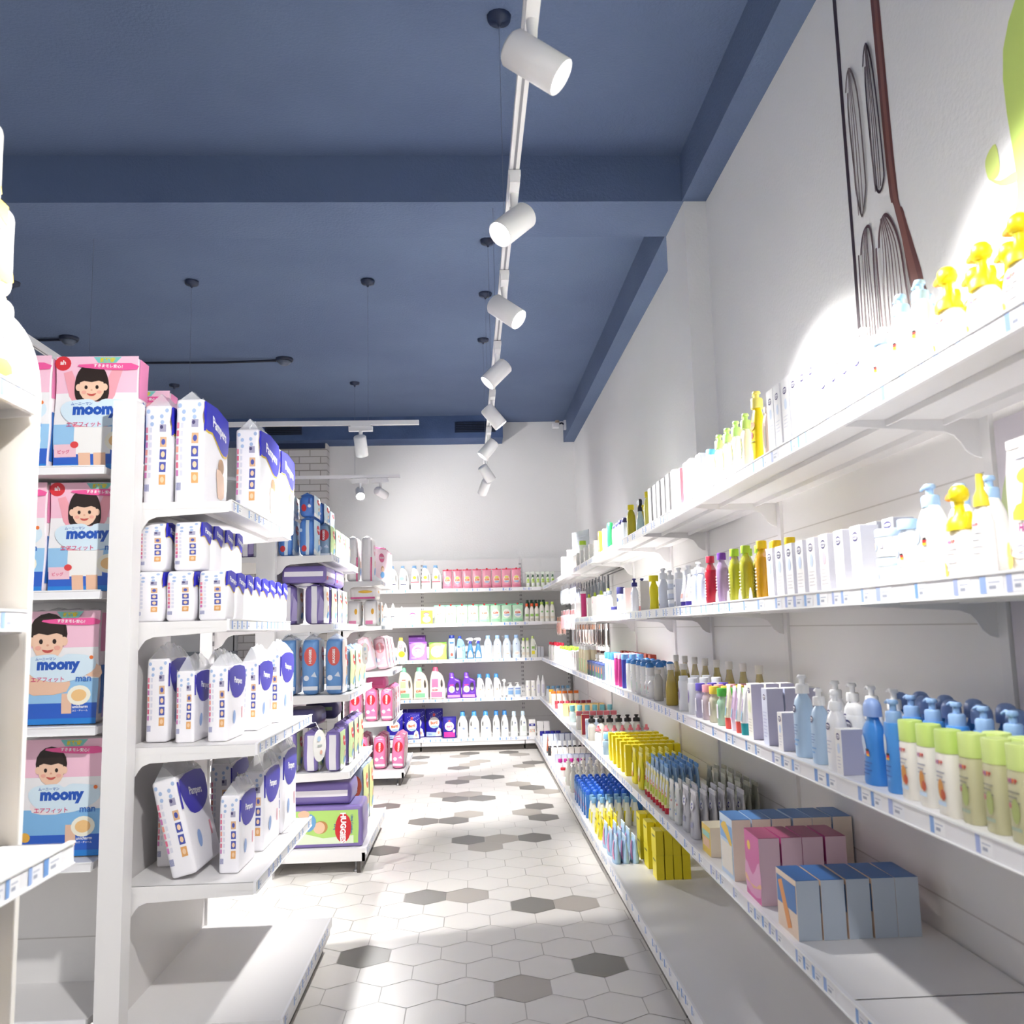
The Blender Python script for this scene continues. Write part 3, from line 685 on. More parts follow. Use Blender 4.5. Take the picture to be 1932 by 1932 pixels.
kit('sanopump', .09, .055, bottle, .155, .09, .055, 'F4F3EC', 'belly', 'pump', .018, .024, 'A9CBEE', emblem(-.018, .095, .017)+flag(.012, .082, .008)+lines(0, .055, .04, 4, 'C3CBE0', .009), 2.4)
kit('sanoflag', .06, .045, bottle, .12, .06, .045, W_, 'dome', 'screw', .021, .022, 'A9CBEE', emblem(-.012, .07, .012)+flag(.008, .06, .0065)+lines(0, .04, .03, 3, 'B5C4E4', .008), 2.4)
kit('sanoblue', .068, .045, bottle, .15, .068, .045, '3E8AD8', 'waist', 'dome', .026, .04, '8FA9DC', [('e', -.012, .085, .015, .022, 'C9D6EC')]+flag(.006, .07, .008)+lines(0, .048, .036, 4, '2C62B4', .008), 2.4)
kit('sanobluepump', .05, .04, bottle, .145, .05, .04, '4A92DC', 'straight', 'pump', .017, .026, '8FB0DA', [('e', -.006, .1, .008, .022, 'C9D6E0')]+flag(.004, .075, .007)+lines(0, .055, .024, 3, '2C62B4', .01), 2.3)
kit('chpump', .066, .045, bottle, .145, .066, .045, 'F7F6F8', 'dome', 'pump', .016, .022, W_, logo(0, .105, .012)+lines(0, .07, .03, 4, 'C9CBDA', .009), 2.3)
kit('chbluepump', .066, .05, bottle, .17, .066, .05, 'BCD6F0', 'dome', 'pump', .019, .026, W_, logo(-.006, .128, .014)+lines(0, .085, .028, 4, '7E9CC8', .008)+lines(0, .045, .034, 2, '86B8E6', .012, .005), 2.3)
kit('chround', .06, .04, bottle, .13, .06, .04, 'F6F6F6', 'straight', 'dome', .028, .03, W_, logo(0, .105, .017)+lines(0, .078, .034, 3, 'B9C2CE', .008), 2.3)
kit('chbox', .058, .045, carton, .058, .045, .15, 'F8F6F5', 'E9E8F0', W_, logo(0, .125, .016)+[('e', .002, .09, .012, .018, 'C6D6F0')]+lines(0, .06, .04, 5, 'D8D4D6', .009), [('r', 0, .1, .03, .06, 'D6D6E0')])
kit('chboxpink', .058, .045, carton, .058, .045, .15, 'F8F6F5', 'E9E8F0', W_, logo(0, .125, .016)+[('e', .002, .09, .012, .018, 'F2C9D6')]+lines(0, .06, .04, 5, 'D8D4D6', .009))
kit('chtall', .055, .05, carton, .055, .05, .2, 'F8F7F7', 'EEEEF2', W_, logo(0, .165, .014)+[('e', .002, .125, .01, .016, 'D6E2F4')]+lines(0, .09, .036, 4, 'D8DAE4', .01))
kit('chcream', .05, .042, carton, .05, .042, .17, 'F4F1E6', 'CFCBDD', W_, logo(0, .15, .012)+[('e', 0, .1, .014, .02, 'E4EAC6')]+lines(0, .06, .034, 5, 'CFCBC0', .009), [('r', 0, .085, .036, .15, 'B9B6CE')])
kit('chlilac', .05, .05, carton, .05, .05, .165, 'DCE0F2', 'B8B6CC', W_, logo(0, .14, .012)+lines(0, .095, .034, 8, 'B4B8DA', .01), [('r', 0, .08, .044, .15, 'A9A7C0')]+lines(0, .13, .034, 8, 'C9C8DA', .014))
kit('chsmall', .04, .055, carton, .04, .055, .105, 'F4F1EE', 'B6B4C8', W_, logo(0, .088, .011)+[('e', 0, .06, .008, .012, 'C6D6F0')]+lines(0, .04, .02, 4, 'D0CED8', .008), [('r', 0, .07, .05, .03, '9C9AB4'), ('r', 0, .03, .05, .03, 'A6A4BC')])
kit('chgrey', .06, .05, carton, .06, .05, .165, 'C8CAC8', 'B6B8C4', 'D6D8D8', [('e', 0, .15, .02, .009, '3A3170'), ('e', 0, .15, .017, .0035, 'F2F2F4'), ('r', 0, .08, .05, .11, 'BFC1CC')], [('e', 0, .15, .018, .009, '3A3170')])
kit('hippgreen', .052, .04, bottle, .115, .052, .04, 'EFEAE0', 'straight', 'flip', .026, .042, 'C9E27A', hipp(0, .098, .008)+lines(0, .08, .028, 3, 'A8A8B4', .008)+[('e', 0, .05, .009, .018, 'D9943E'), ('e', .006, .04, .007, .01, 'C4552E'), ('r', 0, .024, .026, .008, 'CADDF0')], 3)
kit('hippolive', .052, .04, bottle, .115, .052, .04, 'C6C29A', 'straight', 'flip', .026, .042, 'D2E48A', hipp(0, .098, .008)+lines(0, .08, .028, 3, '8E8C7C', .008)+[('e', .002, .05, .01, .02, 'A9B46A'), ('e', -.01, .058, .004, .005, 'C4747E'), ('r', 0, .022, .026, .006, 'A7B49E')], 3)
kit('limepump', .055, .042, bottle, .15, .055, .042, 'F6F4F2', 'dome', 'pump', .018, .03, 'C2E68A', [('e', 0, .085, .009, .034, 'CFE46A'), ('e', 0, .11, .006, .014, 'E89A5A'), ('e', 0, .07, .006, .01, '7AA4D8'), ('r', 0, .05, .012, .006, 'A6D05A')], 2.3)
kit('yellowpump', .06, .045, bottle, .19, .06, .045, 'F6DC12', 'belly', 'pump', .02, .034, 'F7E87A', [('e', 0, .13, .018, .016, 'E09A1E'), ('e', 0, .134, .012, .01, '8A5A1E'), ('e', 0, .1, .008, .012, 'E8607A')]+lines(0, .078, .032, 1, '8A8420', .01, .004), 2.3)
kit('peach', .05, .04, bottle, .15, .05, .04, 'F4DCCB', 'dome', 'screw', .014, .02, 'F3E4D6', [('r', 0, .08, .006, .08, 'E9C07A'), ('r', .012, .07, .006, .07, 'C9C4B4')], 2.2)
kit('palebluebottle', .045, .04, bottle, .145, .045, .04, 'D6EAF4', 'straight', 'screw', .02, .024, '5FB0E6', lines(0, .1, .02, 5, 'B2D0E4', .014))
kit('greycarton', .07, .055, carton, .07, .055, .175, 'CBC8D2', 'BDB9C6', 'D8D5DC', [('t', 'LOVULAR', 0, .06, .016, '4A3A7A', math.pi/2, .04), ('t', 'Good Formula', -.012, .13, .007, '6A6480', -math.pi/2, .02)], [('t', 'LOVULAR', 0, .06, .016, '4A3A7A', -math.pi/2, .04)])
kit('whitebox', .07, .05, carton, .07, .05, .19, 'FAF8F6', 'F4F2F1', W_, lines(0, .14, .04, 3, 'E2DFDF', .02))
kit('pinkbox', .06, .05, carton, .06, .05, .175, 'E8A4AE', 'E88A9A', 'F2D6DA', [('r', 0, .155, .05, .03, 'F0CFD2'), ('r', 0, .15, .05, .004, 'D8606E')]+lines(0, .12, .044, 7, 'EBC2C6', .014), [('r', 0, .158, .05, .03, 'F0D6D8')]+lines(0, .11, .04, 6, 'D6707E', .014))
kit('oilyellow', .06, .05, bottle, .17, .06, .05, 'BDB012', 'dome', 'screw', .019, .03, 'F6E21C', [('r', 0, .12, .03, .03, 'E9D23A')]+lines(0, .09, .03, 4, 'D6CC6A', .012))
kit('brightyellow', .06, .05, bottle, .17, .06, .05, 'F4EE6A', 'dome', 'screw', .019, .03, 'F6E21C', [('r', 0, .08, .03, .08, 'F3EA9A')])
kit('blackspray', .055, .045, bottle, .125, .055, .045, 'B9D2CF', 'cone', 'trigger', .014, .02, ('2A2A2E', '33343A'), [('r', 0, .05, .024, .06, '9DBDB9')])
kit('navycap', .05, .042, bottle, .12, .05, .042, 'DDE6F2', 'straight', 'dome', .023, .034, '2C2A5E', [('r', 0, .06, .026, .07, 'EEF3FA')]+lines(0, .08, .02, 3, '9AAAD0', .014))
kit('greenbottle', .055, .045, bottle, .17, .055, .045, '1E7A44', 'straight', 'dome', .025, .02, '1E7A44', [('r', 0, .015, .04, .028, '33307A')])
kit('orangebox', .06, .05, carton, .06, .05, .17, 'EFA62E', 'F0B62E', 'F6D25A', [('r', .012, .1, .02, .12, 'F6E6D2'), ('e', .012, .12, .008, .02, 'C43A4A'), ('e', .012, .07, .008, .02, '4A4AA0'), ('r', 0, .015, .056, .028, '4A3A8A')], [('r', .01, .1, .02, .12, 'EC8A4A'), ('r', 0, .015, .046, .028, '4A3A8A')])
kit('bluebox', .05, .05, carton, .05, .05, .165, 'DCE6F4', '8FA6D6', 'E6EEF6', lines(0, .12, .03, 5, '7A94CC', .02))
kit('palebox', .075, .06, carton, .075, .06, .13, 'F4F1EA', 'F0ECE6', W_, [('e', -.015, .09, .014, .016, 'D9CDBE'), ('e', .014, .06, .014, .014, 'C6D0C2')]+lines(0, .035, .05, 2, 'C9C4BC', .012))
kit('tallwhite', .08, .06, carton, .08, .06, .2, 'F4F2F4', 'EDEBF0', W_, [('r', .02, .1, .012, .18, 'C9B8CE')])
kit('browntall', .08, .06, carton, .08, .06, .22, 'C2B4C6', 'B48A94', 'D6C6CC', [('r', 0, .17, .06, .06, '9A7A8A'), ('r', 0, .08, .06, .08, 'B4686E'), ('r', .01, .03, .06, .05, '4A5AA8')], [('r', 0, .13, .04, .1, 'A87078'), ('r', 0, .04, .04, .06, '4A5AA8')])
kit('lime', .06, .06, jar, .028, .06, 'F0F4E6', .035, 'B9DC3A')
# shelf 2
kit('pinktube', .07, .05, bottle, .2, .07, .05, 'E23A86', 'straight', 'flip', .03, .02, 'F2F0F2', [('r', .014, .1, .016, .18, 'F4EFF2')])
kit('limecap', .062, .05, bottle, .155, .062, .05, 'F6F2DC', 'dome', 'cone', .022, .045, 'AFC83A', [('r', 0, .06, .034, .08, 'F2DE4A'), ('e', 0, .07, .01, .014, 'F09AA6')])
kit('whitepink', .07, .05, carton, .07, .05, .15, 'FBFAF8', 'F6F3F2', W_, [('p', [(.012, .1), (.032, .1), (.022, .14)], 'EA5AA0')]+lines(-.01, .06, .03, 3, 'D9D6D6', .012))
kit('greyclear', .05, .04, bottle, .14, .05, .04, 'C9CCD2', 'round', 'screw', .016, .025, '6A707A', [('r', 0, .07, .026, .07, 'EDEFF2')])
kit('navyjar', .055, .055, jar, .026, .035, 'F2F2F4', .022, '2C2C66', [('t', '3s', 0, .018, .014, '2C2C66', 0, .05)])
kit('silvernavy', .065, .05, bottle, .125, .065, .05, 'B4C0D4', 'straight', 'screw', .027, .045, '26265A', [('e', .008, .09, .014, .014, '2C3A6A'), ('e', .008, .04, .016, .022, 'A8C49A')])
kit('beigebox', .05, .05, carton, .05, .05, .15, 'F0DAD2', 'E8CEC8', 'F4E6E0', lines(0, .1, .03, 3, 'D8B8AE', .02))
kit('navypump', .05, .042, bottle, .15, .05, .042, 'F2F3F8', 'round', 'pump', .017, .024, '2E2E76', [('e', 0, .11, .009, .009, '6A78A8')]+lines(0, .08, .024, 3, 'C2C6D2', .014))
kit('speckle', .06, .05, carton, .06, .05, .165, 'F3EFEA', 'EFEAE4', W_, [('e', (i*7 % 5-2)*.01, .03+i*.012, .003, .004, ('9A8A78', 'C46A6A', '7A9A6A')[i % 3]) for i in range(10)]+[('r', 0, .018, .05, .025, 'E6706A')])
kit('yellowwaist', .06, .05, bottle, .15, .06, .05, 'F6E60E', 'waist', 'flip', .02, .03, 'F3E312')
kit('whitepump', .062, .05, bottle, .15, .062, .05, 'E4E9F4', 'round', 'pump', .02, .03, 'F4F6FA', [('r', 0, .025, .02, .01, '5A6488')]+lines(0, .1, .012, 1, '9AA4BE'))
kit('stackjar', .06, .06, jar, .029, .028, 'D6DEEE', .018, 'F6F8FB')
kit('greylabel', .045, .045, carton, .045, .045, .13, 'EDEFF4', 'D2D6E2', W_, [('r', 0, .1, .03, .01, '8A94AE'), ('r', 0, .02, .03, .02, '8A90A4')])
kit('purplebase', .05, .04, tube_item, .14, .05, 'F2F1F6', '3E3090', [('r', 0, .05, .03, .02, 'F0B8B0')]+lines(0, .1, .02, 2, '8A90B4', .014), ch=.025)
kit('paleblue', .045, .038, bottle, .135, .045, .038, 'CBD6F0', 'dome', 'screw', .015, .02, 'E8EDF6', lines(0, .08, .02, 2, '8A98C0', .02))
for nm, c, cc in (('redclear', 'A8122E', 'B8203C'), ('purpleclear', 'A68CB4', '6A2E9A'), ('limeclear', 'B4B42E', 'A6CE3A'), ('amberclear', 'D9A60E', 'F0CC0E')):
    kit(nm, .06, .044, bottle, .165, .06, .044, c, 'round', 'screw', .0165, .026, cc, [('r', -.004, .1-.011*i, .02, .0035, 'EDE6DC') for i in range(7)], 2.4, 16, 'bottle', True, c)
kit('jarflag', .06, .06, jar, .031, .05, 'F4F3EE', .018, 'BCD4F0', emblem(-.008, .025, .011)+[('r', .014, .028, .008, .016, 'C6C0D2')])
# shelf 3
kit('redcapbottle', .055, .045, bottle, .17, .055, .045, 'E9E6E2', 'dome', 'screw', .016, .03, 'D2203A', [('r', 0, .07, .034, .09, 'D9DAD6'), ('e', 0, .08, .012, .02, '9AB88A')])
kit('limecapwhite', .055, .045, bottle, .15, .055, .045, 'EDEDE6', 'dome', 'screw', .018, .026, '8CC63A', [('r', 0, .06, .034, .07, 'C9DDC8')])
kit('pastel', .06, .05, bottle, .18, .06, .05, 'F4E6C6', 'straight', 'screw', .022, .028, W_, [('r', -.008, .09, .018, .14, 'F6DCDC'), ('r', .012, .06, .018, .1, 'CFE4B4')])
kit('tin', .05, .05, jar, .025, .1, '5A5F74', .012, '3A4A86', [('r', 0, .06, .03, .04, 'B4744A'), ('r', 0, .025, .03, .03, '3E7A52')])
kit('whitejar', .055, .055, bottle, .12, .055, .055, 'F1EEEA', 'dome', 'screw', .021, .03, 'F7F5F0')
kit('darkbox', .07, .04, carton, .07, .04, .14, '4A2C22', '3E241C', '5A382C')
kit('bluetube', .048, .04, bottle, .15, .048, .04, 'DDE8F4', 'straight', 'flip', .02, .04, '4A92DE', [('r', .006, .07, .012, .12, '7AA0D0')])
kit('magentatube', .045, .04, bottle, .165, .045, .04, 'B4327E', 'straight', 'flip', .02, .03, 'EBC2DC', [('r', 0, .06, .02, .08, 'D85A96')])
kit('navytube', .045, .04, bottle, .165, .045, .04, '34379A', 'straight', 'flip', .02, .03, '7AB0E8')
kit('bluedome', .06, .045, bottle, .15, .06, .045, 'F5F3F0', 'straight', 'dome', .027, .03, '3E84CC', lines(0, .11, .03, 4, 'C6D2DE', .016)+[('r', .006, .04, .016, .04, 'D4E6DA')])
kit('redbox', .07, .04, carton, .07, .04, .17, 'A83A1E', '8E2E18', 'B4482A', [('e', 0, .13, .02, .02, 'D87A3A')])
kit('lowwhite', .05, .045, bottle, .09, .05, .045, 'F4F1EE', 'round', 'screw', .016, .022, W_, [('e', 0, .05, .008, .01, 'D88A8A')]+lines(0, .03, .024, 2, '9AA0BE', .01))
kit('clearbottle', .05, .045, bottle, .13, .05, .045, 'E6E4DE', 'round', 'screw', .016, .02, 'DAD6D0', (), 2.2, 16, 'bottle', True, 'DDD6C6')
kit('oil', .06, .05, bottle, .165, .06, .05, 'CDB962', 'taper', 'screw', .0155, .034, 'F3EFE8', (), 2.2, 16, 'bottle', True, 'C9B24E')
kit('oilbig', .075, .055, bottle, .16, .075, .055, 'CDB654', 'taper', 'screw', .018, .026, 'F4F1EC', (), 2.2, 16, 'bottle', True, 'C4A83C')
kit('whitemid', .055, .045, bottle, .125, .055, .045, 'F2F2F6', 'straight', 'screw', .02, .022, 'EDEFF4', [('e', .006, .07, .004, .026, '7A5AB4')]+lines(-.008, .08, .008, 3, '9A9AB4', .014))
for nm, c, cc in (('pinkcapclear', 'DCCBD4', 'F0A9B4'), ('yellowcapclear', 'E0D8C4', 'F3D04A'), ('violetcapclear', 'C6C0DC', '6A5AC4'), ('greencapclear', 'B9DDC6', '4CB23E')):
    kit(nm, .05, .042, bottle, .105, .05, .042, c, 'round', 'screw', .019, .028, cc, [('r', 0, .05, .018, .05, 'EFEAF2')], 2.3, 16, 'bottle', True, c)
kit('yellowlid', .05, .045, bottle, .11, .05, .045, 'EFEFD8', 'straight', 'screw', .022, .012, 'E4D23A')
for nm, c, cc in (('creamtube', 'EDEBC9', 'E8584E'), ('lilactube', 'E7C9E6', 'E4E0EE'), ('whitetube', 'F5F2EE', 'E8584E'), ('tealtube', 'F3F3F0', '1E9A9E')):
    kit(nm, .042, .036, tube_item, .15, .042, c, cc, [('r', 0, .09, .006, .05, 'B49ACC'), ('r', .004, .06, .006, .03, '9AC4DC')], ch=.038)
# shelf 4
kit('orangecap', .06, .055, bottle, .12, .06, .055, 'E6DCD2', 'straight', 'screw', .026, .028, 'EE7A1E', [('r', 0, .06, .034, .08, 'D9C8B4')])
kit('yellowcap', .06, .055, bottle, .12, .06, .055, 'F0E6C6', 'straight', 'screw', .026, .028, 'F4B81E')
kit('bluesilver', .055, .05, bottle, .135, .055, .05, 'D2D6DA', 'dome', 'screw', .02, .03, '6A94B4')
kit('burgundy', .048, .048, jar, .023, .05, 'C2545E', .03, 'A83A48', T=[('e', 0, 0, .012, .012, 'D88A8A')])
kit('whitepurple', .05, .045, jar, .024, .06, 'D6D4DE', .02, 'E4E2EA', T=[('e', 0, 0, .012, .012, '4A3A8A')])
kit('gingerbox', .09, .05, carton, .09, .05, .11, 'F2E2C0', 'E8C890', 'E2B23A', T=[('e', -.02, 0, .012, .01, 'C4862A'), ('e', .02, .005, .012, .01, 'B8A02A')])
kit('tealclip', .06, .06, bottle, .1, .06, .06, 'DDEFEF', 'round', 'screw', .022, .045, '7FC6D0', [('e', 0, .05, .01, .01, 'E88A9A')])
kit('pinkcaptub', .058, .05, bottle, .11, .058, .05, 'F3EDEA', 'straight', 'flip', .025, .032, 'D9737E', [('r', 0, .05, .03, .07, 'E9D6CE')], 3)
kit('blackpump', .075, .06, bottle, .13, .075, .06, 'DCD8CE', 'round', 'pump', .026, .026, '1E1C1C', [('r', 0, .06, .04, .07, 'F2F0EA')], 2.2)
kit('yellowside', .04, .06, carton, .04, .06, .15, 'F0B83A', 'C23A4A', 'F4E6D2')
kit('bluewhitepack', .06, .05, carton, .06, .05, .14, 'E9EEF6', 'C9D6EA', W_, [('r', -.01, .07, .016, .11, '9AB4DE'), ('e', .012, .11, .01, .012, '4A6AB4')])
kit('babybottle', .055, .055, bottle, .1, .055, .055, 'A9C4D4', 'flask', 'dome', .022, .045, '7FB6D6', (), 2, 16, 'bottle', True, '7E9AB4')
kit('pinkteat', .05, .05, bottle, .11, .05, .05, 'E6E2E0', 'flask', 'cone', .02, .035, 'D9707A')
kit('yellowbox', .055, .034, carton, .055, .034, .165, 'F3E01A', 'E9D412', 'DCCB1A', [('r', 0, .11, .04, .03, 'F7F0A0')]+lines(0, .06, .04, 4, 'C9B80E', .016), T=[('r', 0, 0, .034, .004, '7A7418')])
kit('yellowpouch', .085, .03, pouch, .085, .03, .165, 'F5E426', [('r', 0, .08, .05, .05, 'F8F0A6'), ('e', 0, .05, .02, .016, 'EBA63A')], top='F7EE7A')
kit('redcaptube', .042, .036, tube_item, .155, .042, 'F0E6A0', 'C8102E', [('r', 0, .1, .03, .05, 'E9EDF6'), ('e', 0, .08, .01, .014, 'E86A3A'), ('r', 0, .055, .03, .03, 'C6D23A')], top='C9DCF2', ch=.026)
kit('skypouch', .07, .03, pouch, .07, .03, .17, 'A9CCEE', [('r', 0, .1, .04, .06, 'F4F2EC'), ('e', 0, .06, .018, .02, 'E9C02E'), ('r', 0, .025, .05, .03, 'A6C83A')], top='6FA6E2')
kit('speckpouch', .07, .03, pouch, .07, .03, .15, 'E2E3DE', [('e', (i*5 % 7-3)*.008, .03+i*.013, .005, .005, ('C83A3A', '3A7AC4', '4AA05A', 'D9A62E')[i % 4]) for i in range(8)], top='EDEDEA')
kit('silverpouch', .085, .032, pouch, .085, .032, .165, 'CFCED4', [('e', 0, .12, .026, .02, 'F2F2F6'), ('t', 'C', .0, .12, .022, '3A3AA8', 0, .06), ('r', -.028, .06, .012, .1, '5A5A66'), ('r', .01, .05, .03, .02, 'A8A8C4')], top='E2E1E6')
kit('greypouch', .07, .03, pouch, .07, .03, .15, 'A9AA9C', [('r', 0, .08, .04, .06, 'C9CABC'), ('r', 0, .03, .05, .03, '6A7A3A')], top='C4C4B4')
kit('mintbox', .12, .1, carton, .12, .1, .1, 'F3D04A', 'F0E4D2', 'F2E6C6', [('r', 0, .07, .1, .02, '9AD6C2'), ('r', 0, .04, .09, .03, 'F0C29A')], T=[('r', 0, -.01, .1, .07, 'A6D8C6'), ('r', .005, -.02, .09, .05, 'F2CFA6'), ('r', .01, -.03, .07, .03, 'F6F0EA')])
kit('bluecereal', .15, .062, carton, .15, .062, .19, 'CFE0F2', 'F1E4D2', '4F7FB8', [('r', 0, .14, .14, .05, '7FB4E8'), ('p', smooth([(-.06, .15), (-.01, .13), (.05, .1), (.06, .12), (.0, .17)], 3), 'F2C63A'), ('r', 0, .06, .13, .09, 'F3EBDD')], T=[('r', 0, -.0, .144, .02, '8AA9C6'), ('r', 0, -.02, .144, .016, 'B9B8AE'), ('e', .01, -.018, .03, .006, '8E8C80')])
kit('pinkcereal', .15, .062, carton, .15, .062, .19, 'D2569E', 'E6C4CE', '9A4468', [('e', -.03, .15, .016, .014, 'F2C63A'), ('p', smooth([(-.07, .1), (0, .07), (.07, .12), (.07, .02), (-.07, .02)], 3), 'E49AC4'), ('p', smooth([(-.07, .06), (0, .03), (.07, .06), (.07, .045), (-.07, .04)], 3), 'F0B88A')], T=[('r', 0, -.02, .146, .02, 'D9C9CC')])
kit('navycereal', .15, .062, carton, .15, .062, .15, 'F0D8C2', 'B9C4D2', '2E66A6', [('r', 0, .1, .14, .07, '3A78BE'), ('p', [(-.06, .12), (-.03, .13), (.03, .02), (0, .01)], 'EC9A4A')], T=[('r', .05, 0, .03, .05, 'B9B6B0'), ('r', -.06, 0, .008, .056, '6FA0D0')])
# shelf 5
kit('whitenavy', .1, .07, carton, .1, .07, .19, 'F4F1EE', 'EDEAE8', W_, [('r', 0, .13, .09, .03, '2A2A8E'), ('t', 'baby', 0, .13, .02, 'FFFFFF', 0, .04)]+[('e', (i % 4-1.5)*.02, .05+.014*(i//4), .006, .006, ('E8A04A', 'D8706A', '8AB06A')[i % 3]) for i in range(12)])
kit('navypouchjar', .055, .055, jar, .027, .08, 'DADFEA', .05, '241F8E')
kit('bluecarton', .06, .055, carton, .06, .055, .14, '2B4FB0', 'DCE2EE', '2B4FA8', [('r', 0, .04, .054, .06, 'E6EAF2')])
kit('blackwhite', .045, .045, bottle, .1, .045, .045, '2E2A2C', 'round', 'screw', .017, .045, 'EDEDEC')
kit('browntube', .04, .036, tube_item, .18, .04, 'A85A3E', '5A6A6E')
kit('creamcarton', .07, .05, carton, .07, .05, .13, 'EDE8E2', 'E6E0DA', 'F0ECE6', [('e', 0, .09, .012, .012, 'D8907A')])
kit('bluegreybox', .06, .05, carton, .06, .05, .12, '8A94BE', 'C6CADA', '9AA4C8')
kit('magentacap', .05, .045, bottle, .09, .05, .045, 'F1E6EA', 'round', 'screw', .02, .03, 'B02A86')
kit('redcapjar', .05, .05, jar, .024, .06, 'F3E9E6', .02, 'C82A3E')
kit('creampump', .06, .055, bottle, .17, .06, .055, 'EFEAE2', 'round', 'pump', .02, .026, 'F3EEE8', [('r', 0, .06, .034, .06, 'DDE6D6'), ('e', 0, .04, .012, .014, '8AB04A')])
kit('bluesticks', .05, .045, bottle, .155, .05, .045, '3E7CC8', 'straight', 'dome', .021, .035, '2F6FE0', [('r', 0, .08, .028, .12, 'A9C6EC'), ('e', 0, .07, .01, .016, 'E2543A')])
kit('skycapwhite', .062, .05, bottle, .15, .062, .05, 'EDEDE2', 'cone', 'screw', .016, .034, '84B4DC', [('r', 0, .06, .04, .07, 'F2E23A')])
kit('yellowpad', .11, .04, carton, .11, .04, .12, 'F2E028', 'E4D01E', 'C9BB2A', [('r', 0, .09, .07, .01, '8A8430')], T=[('r', 0, 0, .06, .006, '6E6A20')])
kit('yellowpadpouch', .1, .04, pouch, .1, .04, .13, 'F4E430', [('r', 0, .09, .06, .008, '7A7A4A'), ('r', 0, .04, .06, .04, 'F8EE8A')], top='F0E26A')
kit('skywipe', .11, .045, pouch, .11, .045, .13, 'B4D4F0', [('p', smooth([(-.04, .1), (0, .05), (.045, .02), (.03, .06), (-.01, .11)], 3), 'E89AC4'), ('e', -.02, .04, .014, .014, 'F6F8FA')], top='D6E8F6')
# -- long wall, top shelf (walking from the back wall towards the viewer)
wall(1, 1055, 1065, 'tallwhite', 'plain white tall carton', 'carton', 1)
wall(1, 1066, 1077, 'browntall', 'tall mauve and blue carton', 'carton', 1)
wall(1, 1078, 1126, 'palebox', 'pale speckled carton', 'carton', 6, 2)
wall(1, 1092, 1097, 'lime', 'lime lidded jar on cartons', 'jar', 1, dz=.135, x0=.03)
wall(1, 1127, 1134, 'orangebox', 'orange carton with purple base', 'carton', 1)
wall(1, 1135, 1141, 'bluebox', 'slim pale blue carton', 'carton', 1)
wall(1, 1142, 1152, 'greenbottle', 'dark green bottle with navy base', 'bottle', 1)
wall(1, 1153, 1176, 'navycap', 'white bottle with navy domed cap', 'bottle', 4)
wall(1, 1178, 1192, 'oilyellow', 'olive oil bottle with yellow cap', 'bottle', 1)
wall(1, 1196, 1212, 'oilyellow', 'olive oil bottle behind the spray', 'bottle', 1, x0=.075)
wall(1, 1197, 1207, 'blackspray', 'black trigger spray bottle', 'spray bottle', 1)
wall(1, 1210, 1223, 'brightyellow', 'bright yellow bottle', 'bottle', 1)
wall(1, 1224, 1276, 'whitebox', 'tall plain white carton', 'carton', 6, 2)
wall(1, 1277, 1289, 'pinkbox', 'pink printed carton', 'carton', 1)
wall(1, 1290, 1309, 'whitebox', 'white carton beside the pink carton', 'carton', 2, sc=.95)
wall(1, 1310, 1329, 'greycarton', 'grey carton with violet lettering', 'carton', 1)
wall(1, 1330, 1342, 'palebluebottle', 'pale blue bottle with blue cap', 'bottle', 1)
wall(1, 1343, 1411, 'limepump', 'white pump bottle with lime pump', 'pump bottle', 4, 2)
wall(1, 1412, 1434, 'yellowpump', 'yellow pump bottle', 'pump bottle', 1)
wall(1, 1435, 1450, 'peach', 'peach bottle', 'bottle', 1)
wall(1, 1451, 1545, 'chtall', 'tall white carton with small emblem', 'carton', 6)
wall(1, 1547, 1632, 'chpump', 'white bottle with white pump', 'pump bottle', 4, 2)
wall(1, 1636, 1668, 'sanoflag', 'white bottle with flag print', 'bottle', 1)
wall(1, 1672, 1742, 'sanopump', 'white bottle with sky blue pump', 'pump bottle', 2, 2)
wall(1, 1748, 2040, 'duck', 'foam bottle with duck pump', 'pump bottle', 4, 2)
# second shelf
wall(2, 1081, 1091, 'whitepink', 'white carton beside hanging brushes', 'carton', 1, sc=.9)
wall(2, 1092, 1101, 'pinktube', 'hot pink bottle', 'bottle', 1)
wall(2, 1102, 1150, 'limecap', 'yellow labelled bottle with lime cap', 'bottle', 4, x0=.075)
wall(2, 1104, 1134, 'whitepink', 'white carton with pink triangle', 'carton', 3)
wall(2, 1136, 1149, 'greyclear', 'grey bottle', 'bottle', 2)
wall(2, 1150, 1156, 'navyjar', 'small jar with navy lid', 'jar', 1)
wall(2, 1157, 1174, 'silvernavy', 'silver bottle with navy cap', 'bottle', 1)
wall(2, 1175, 1183, 'beigebox', 'beige carton', 'carton', 1)
wall(2, 1184, 1199, 'navypump', 'white bottle with navy pump', 'pump bottle', 1, 2)
wall(2, 1200, 1216, 'speckle', 'speckled carton', 'carton', 1)
wall(2, 1217, 1235, 'yellowwaist', 'bright yellow waisted bottle', 'bottle', 1)
wall(2, 1236, 1252, 'whitepump', 'bluish white pump bottle', 'pump bottle', 1)
wall(2, 1254, 1268, 'stackjar', 'pale jar at stack bottom', 'jar', 1)
wall(2, 1254, 1268, 'stackjar', 'pale jar amid the stack', 'jar', 1, dz=.046)
wall(2, 1254, 1268, 'stackjar', 'pale jar topping the stack', 'jar', 1, dz=.092)
wall(2, 1250, 1322, 'whitepump', 'bluish white pump bottle at rear', 'pump bottle', 4, x0=.09)
wall(2, 1269, 1279, 'greylabel', 'white carton with grey label', 'carton', 1)
wall(2, 1280, 1299, 'purplebase', 'white tube with violet base', 'tube', 2)
wall(2, 1300, 1322, 'paleblue', 'pale blue bottle', 'bottle', 2)
